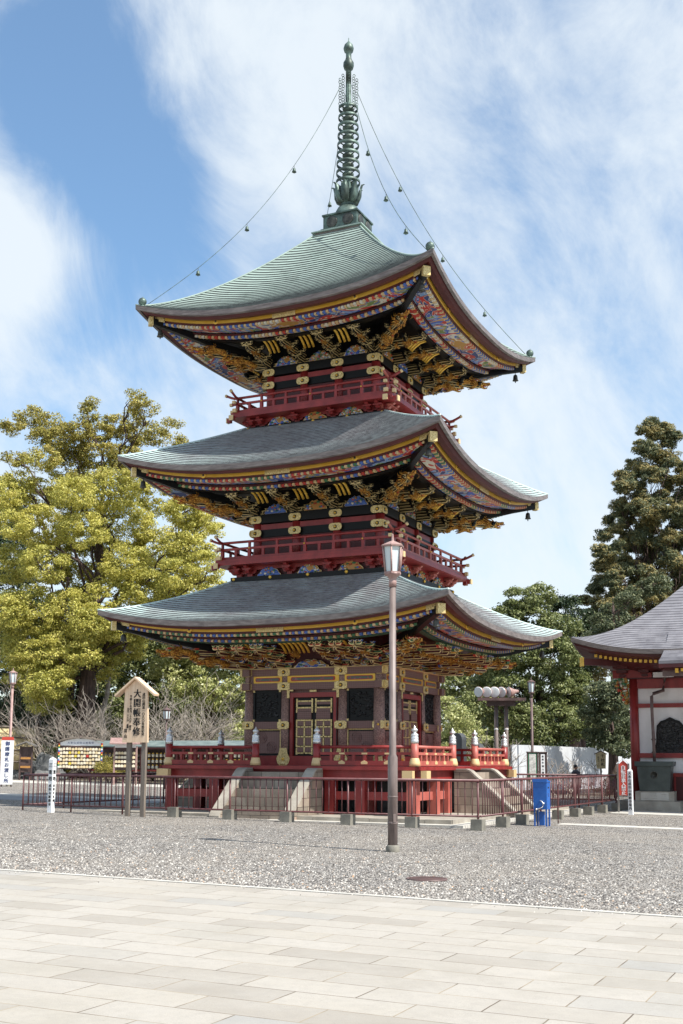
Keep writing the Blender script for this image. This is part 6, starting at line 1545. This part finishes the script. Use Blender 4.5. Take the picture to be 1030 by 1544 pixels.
# right of the pagoda
GR = 'background trees right of the pagoda'
D = 78
tree('round_tree', 'broad dense mid green tree behind the floodlights and the dark lamp post', 'tree', ground_at(818, 72), L_([(790, 905, 28), (815, 900, 24), (770, 925, 26), (762, 955, 24), (800, 940, 36), (840, 950, 36), (835, 985, 38), (790, 985, 34), (870, 985, 26), (760, 1000, 30), (740, 1030, 32), (775, 1040, 36), (820, 1030, 38), (860, 1030, 34), (870, 1070, 32), (835, 1080, 36), (790, 1085, 34), (755, 1075, 30), (720, 1060, 28), (850, 1105, 22), (812, 1112, 20), (885, 1100, 18), (880, 1045, 22)], 73, 2.2), 'leaf_green', .42, 80, .17, .36, group=GR, limbs=14, crown_base=3.0, sub=3.2)
tree('round_tree', 'darker green tree top behind the broad tree and left of the hall roof', 'tree', ground_at(868, 88), L_([(850, 915, 26), (868, 935, 26), (880, 955, 20), (835, 905, 18), (845, 960, 26), (890, 940, 14), (875, 1000, 30)], 86, 2), 'leaf_dark', .5, 75, .2, .4, group=GR, limbs=8, crown_base=7, sub=2.2)
behind('yellow green shrubby tree beside the right hand pagoda wall', 690, 66, [(690, 1080, 20), (705, 1095, 18), (680, 1100, 18), (672, 1060, 16), (705, 1120, 18), (690, 1140, 16), (675, 1130, 14), (722, 1112, 16)], 'leaf_yellow', .2, GR, puff=.38, dens=60, leafs=.16)
behind('dark tree under the pagoda eave on the right', 710, 84, [(685, 1030, 34), (720, 1015, 32), (700, 1065, 34), (740, 1060, 30), (735, 1100, 34), (770, 1110, 30), (672, 1000, 24), (750, 1020, 26), (700, 1110, 30)], 'leaf_green', .3, GR)
behind('dark dense evergreen tree between the round tree and the hall', 925, 66, [(905, 1045, 22), (925, 1055, 24), (945, 1070, 22), (905, 1080, 24), (930, 1095, 24), (950, 1100, 20), (900, 1110, 18), (922, 1120, 16), (945, 1130, 16), (890, 1070, 14), (930, 1030, 18), (948, 1040, 16)], 'leaf_conifer', .3, GR, puff=.34, dens=80, leafs=.16, name='evergreen_shrub_tree')
behind('bronze leaved small tree seen under the hall eave', 880, 92, [(893, 1010, 16), (880, 1022, 14), (905, 1022, 14), (915, 1005, 14)], 'leaf_ochre', .2, GR)
# tall conifer
D = 88
cl = []
rr = random.Random(21)
for y in range(636, 960, 15):
    k_ = (y - 632) / 330.0; hw = 7 + 114 * k_ ** .80 if y < 870 else 108 - (y - 870) * .2
    hw *= rr.uniform(.82, 1.12); n = max(1, int(hw / 9))
    for i in range(n + 1):
        x = 988 + (i / max(1, n) * 2 - 1) * hw + rr.uniform(-5, 5); 
        if x > 1085: continue
        cl.append((x, y + rr.uniform(-13, 13) + 12 * abs(x - 988) / 60, rr.uniform(9, 17)))
lobes = []
for x, y, r in cl:
    dep = math.sqrt(max(0, 1 - ((x - 988) / 118.0) ** 2)) * 110 * ((y - 630) / 330.0) ** .8 * .049
    p = at(x, y, D + rr.uniform(-dep, dep)); lobes.append(((p.x, p.y, p.z), r * D / 1787))
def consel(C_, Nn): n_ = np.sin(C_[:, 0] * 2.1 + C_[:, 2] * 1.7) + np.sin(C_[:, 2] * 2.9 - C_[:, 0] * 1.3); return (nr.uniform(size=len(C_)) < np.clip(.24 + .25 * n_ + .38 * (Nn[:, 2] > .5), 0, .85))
ASP[0] = .26
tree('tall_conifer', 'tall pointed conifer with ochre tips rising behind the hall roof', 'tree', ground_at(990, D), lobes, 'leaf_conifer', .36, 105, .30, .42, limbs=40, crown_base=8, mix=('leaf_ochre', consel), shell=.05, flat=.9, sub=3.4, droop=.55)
ASP[0] = .6
behind('dark tree beneath the tall conifer above the hall roof', 930, 80, [(905, 935, 16), (925, 920, 18), (945, 905, 20), (920, 950, 20), (900, 960, 16), (965, 890, 20), (885, 965, 12), (940, 940, 24), (990, 880, 22)], 'leaf_conifer', .3, GR, puff=.35, dens=60, leafs=.16)
# distant row closing the horizon
for i, px_ in enumerate(range(-60, 1120, 84)):
    r_ = random.Random(i); spec = [(px_ + r_.uniform(-30, 30), y + r_.uniform(-8, 8), r_.uniform(26, 38)) for y in ((1090, 1115, 1135) if px_ > 640 else (1070, 1100, 1135)) for _ in range(3)]
    behind('distant dark tree closing the horizon, %s' % ['far beyond the banner sign', 'beyond the votive racks', 'beyond the cedar board', 'beyond the bare shrubs', 'left behind the pagoda', 'behind the left pagoda wall', 'behind the pagoda door', 'behind the pagoda centre', 'behind the near pagoda corner', 'behind the stone monuments', 'behind the floodlight stand', 'behind the round tree trunk', 'behind the hoarding', 'behind the hall wall', 'behind the hall right end'][i], px_, 126 + r_.uniform(-6, 6), spec, 'leaf_dark' if i % 3 else 'leaf_green', .3, 'distant trees closing the horizon', puff=.9, dens=44, leafs=.36, limbs=3, name='distant_tree')
# bare shrubs
def bare(label, px_, D, h, spread_, n, seed, group='bare branched shrubs', th=.03):
    rr = random.Random(seed); p = ground_at(px_, D); b = MB()
    def grow(q, d, L, r, lvl):
        pts = [q]; dd = d.copy()
        for i in range(4): dd = (dd + Vector((rr.uniform(-1, 1), rr.uniform(-1, 1), rr.uniform(-.35, .6))) * .26).normalized(); pts.append(pts[-1] + dd * L / 4)
        b.tube(pts, [r, r * .9, r * .75, r * .6, r * .4], 'palebark', 4 if lvl > 0 else 6)
        if lvl < 3:
            for k_ in range(rr.choice((3, 4, 5)) if lvl < 2 else 3):
                s_ = pts[rr.choice((1, 2, 3, 4, 4))]; nd = (dd + Vector((rr.uniform(-1, 1) * spread_, rr.uniform(-1, 1) * spread_, rr.uniform(-.4, .7)))).normalized(); grow(s_, nd, L * rr.uniform(.5, .8), max(.012, r * .5), lvl + 1)
    for i in range(n):
        a = rr.uniform(0, 2 * pi); d = Vector((cos(a) * spread_ * .8, sin(a) * spread_ * .8, 1)).normalized(); grow(Vector((cos(a) * .3, sin(a) * .3, -.1)), d, h * rr.uniform(.3, .5), th * 2.2, 0)
    o = b.obj('bare_shrub', None, p, 0); tag(o, label, 'shrub', group); return o
bare('leafless pale branched shrub behind the cedar notice board', 195, 79, 7.5, 1.0, 11, 1)
bare('leafless silvery shrub arching right of the cedar notice board', 262, 77, 7.5, 1.2, 13, 2)
bare('leafless shrub with pale twigs nearest the pagoda deck', 312, 79, 6.4, 1.2, 11, 5)
bare('leafless branches beside the camphor trunk and the large rack', 150, 80, 7.6, 1.1, 10, 7)
bare('leafless pale branches in front of the camphor trunk', 90, 80, 7.0, 1.2, 9, 9)
bare('small leafless tree spreading in front of the hoarding', 880, 60, 3.6, 1.3, 4, 12, th=.018)
bare('small leafless bush right of the round tree trunk', 845, 62, 3.0, 1.3, 3, 14, th=.016)
bare('pale leafless bush behind the stone monuments', 715, 62, 3.8, 1.1, 7, 16, th=.02)
# extra trunks under the camphor crown
for i, (px_, r, h, lab) in enumerate(((82, .42, 9, 'dark secondary trunk left of the camphor trunk'), (60, .30, 8, 'thin dark trunk far left under the camphor crown'), (140, .26, 9, 'pale slanting trunk right of the camphor trunk'))):
    p = ground_at(px_, 86); root = thing('tree_trunk', lab, 'tree trunk', p, 0, 'trunks under the camphor crown'); b = MB(); rr = random.Random(i)
    limb(b, (0, 0, -.2), (rr.uniform(-1, 1.4), 0, h), r, r * .5, 'bark' if i < 2 else 'palebark', .08, 6, 10, rr); b.obj('trunk', root)
    C_, Nn, S_, PU = crown_points([((0, 0, h + .5), 1.6), ((.8, 0, h + 1.5), 1.3)], .5, 60, .2); mobj('crown', quads_mesh('crown', C_, Nn, S_, 'leaf_dark'), root)
# shrubs and hedges
def shrub(label, px_, D, w, h, leaf, group='clipped and loose shrubs', d=55, n=4):
    p = ground_at(px_, D); rr = random.Random(px_); lb = [((rr.uniform(-w * .3, w * .3), rr.uniform(-.3, .3), h * rr.uniform(.35, .62)), h * .42) for _ in range(n)]
    root = thing('shrub', label, 'shrub', p, 0, group); C_, Nn, S_, PU = crown_points(lb, .26, d, .11, .8, 1.2, .3); mobj('foliage', quads_mesh('foliage', C_, Nn, S_, leaf), root)
    b = MB()
    for k_ in range(4): limb(b, (0, 0, -.1), (rr.uniform(-w * .3, w * .3), rr.uniform(-.2, .2), h * .6), .04, .012, 'bark', .2, 3, 4, rr)
    b.obj('stem', root)
for px_, D, w, h, leaf, lab in ((166, 71, 1.6, 1.9, 'leaf_olive', 'olive green bush between the two votive racks'), (62, 82, 3.0, 2.3, 'leaf_dark', 'dark bush below the bamboo screen corner'), (80, 83, 3.2, 2.6, 'leaf_olive', 'brownish green hedge left of the large rack'), (25, 82, 3.0, 2.2, 'leaf_dark', 'dark bush behind the white banner sign'), (105, 84, 2.6, 2.2, 'leaf_dark', 'dark bush behind the large rack'), (232, 80, 3.2, 3.2, 'leaf_green', 'green bush behind the long shed by the lantern'), (345, 80, 3.0, 3.6, 'leaf_green', 'green bush behind the long shed near the pagoda'), (290, 82, 3.0, 3.0, 'leaf_dark', 'dark bush behind the middle of the long shed'), (195, 82, 3.0, 3.0, 'leaf_dark', 'dark bush behind the small pink roofed rack'),
                              (742, 66, 2.4, 2.4, 'leaf_yellow', 'pale bush at the foot of the floodlight posts'), (925, 60, 2.0, 1.6, 'leaf_dark', 'low dark bush by the small gabled wooden sign')):
    shrub(lab, px_, D, w, h, leaf)

lb = []
rr = random.Random(3)
for px_ in list(range(-1500, -90, 60)) + list(range(1140, 2600, 60)):
    for y in (1075, 1110, 1140):
        q = at(px_ + rr.uniform(-25, 25), y + rr.uniform(-12, 12), 118 + rr.uniform(-8, 8)); lb.append(((q.x, q.y, q.z), rr.uniform(2.2, 3.4)))
C_, Nn, S_, PU = crown_points(lb, 1.0, 34, .45, .8, 1.6); tag(mobj('far_wood', quads_mesh('far_wood', C_, Nn, S_, 'leaf_dark')), 'far wood closing the horizon beyond both sides of the court', 'wood', kind='stuff')
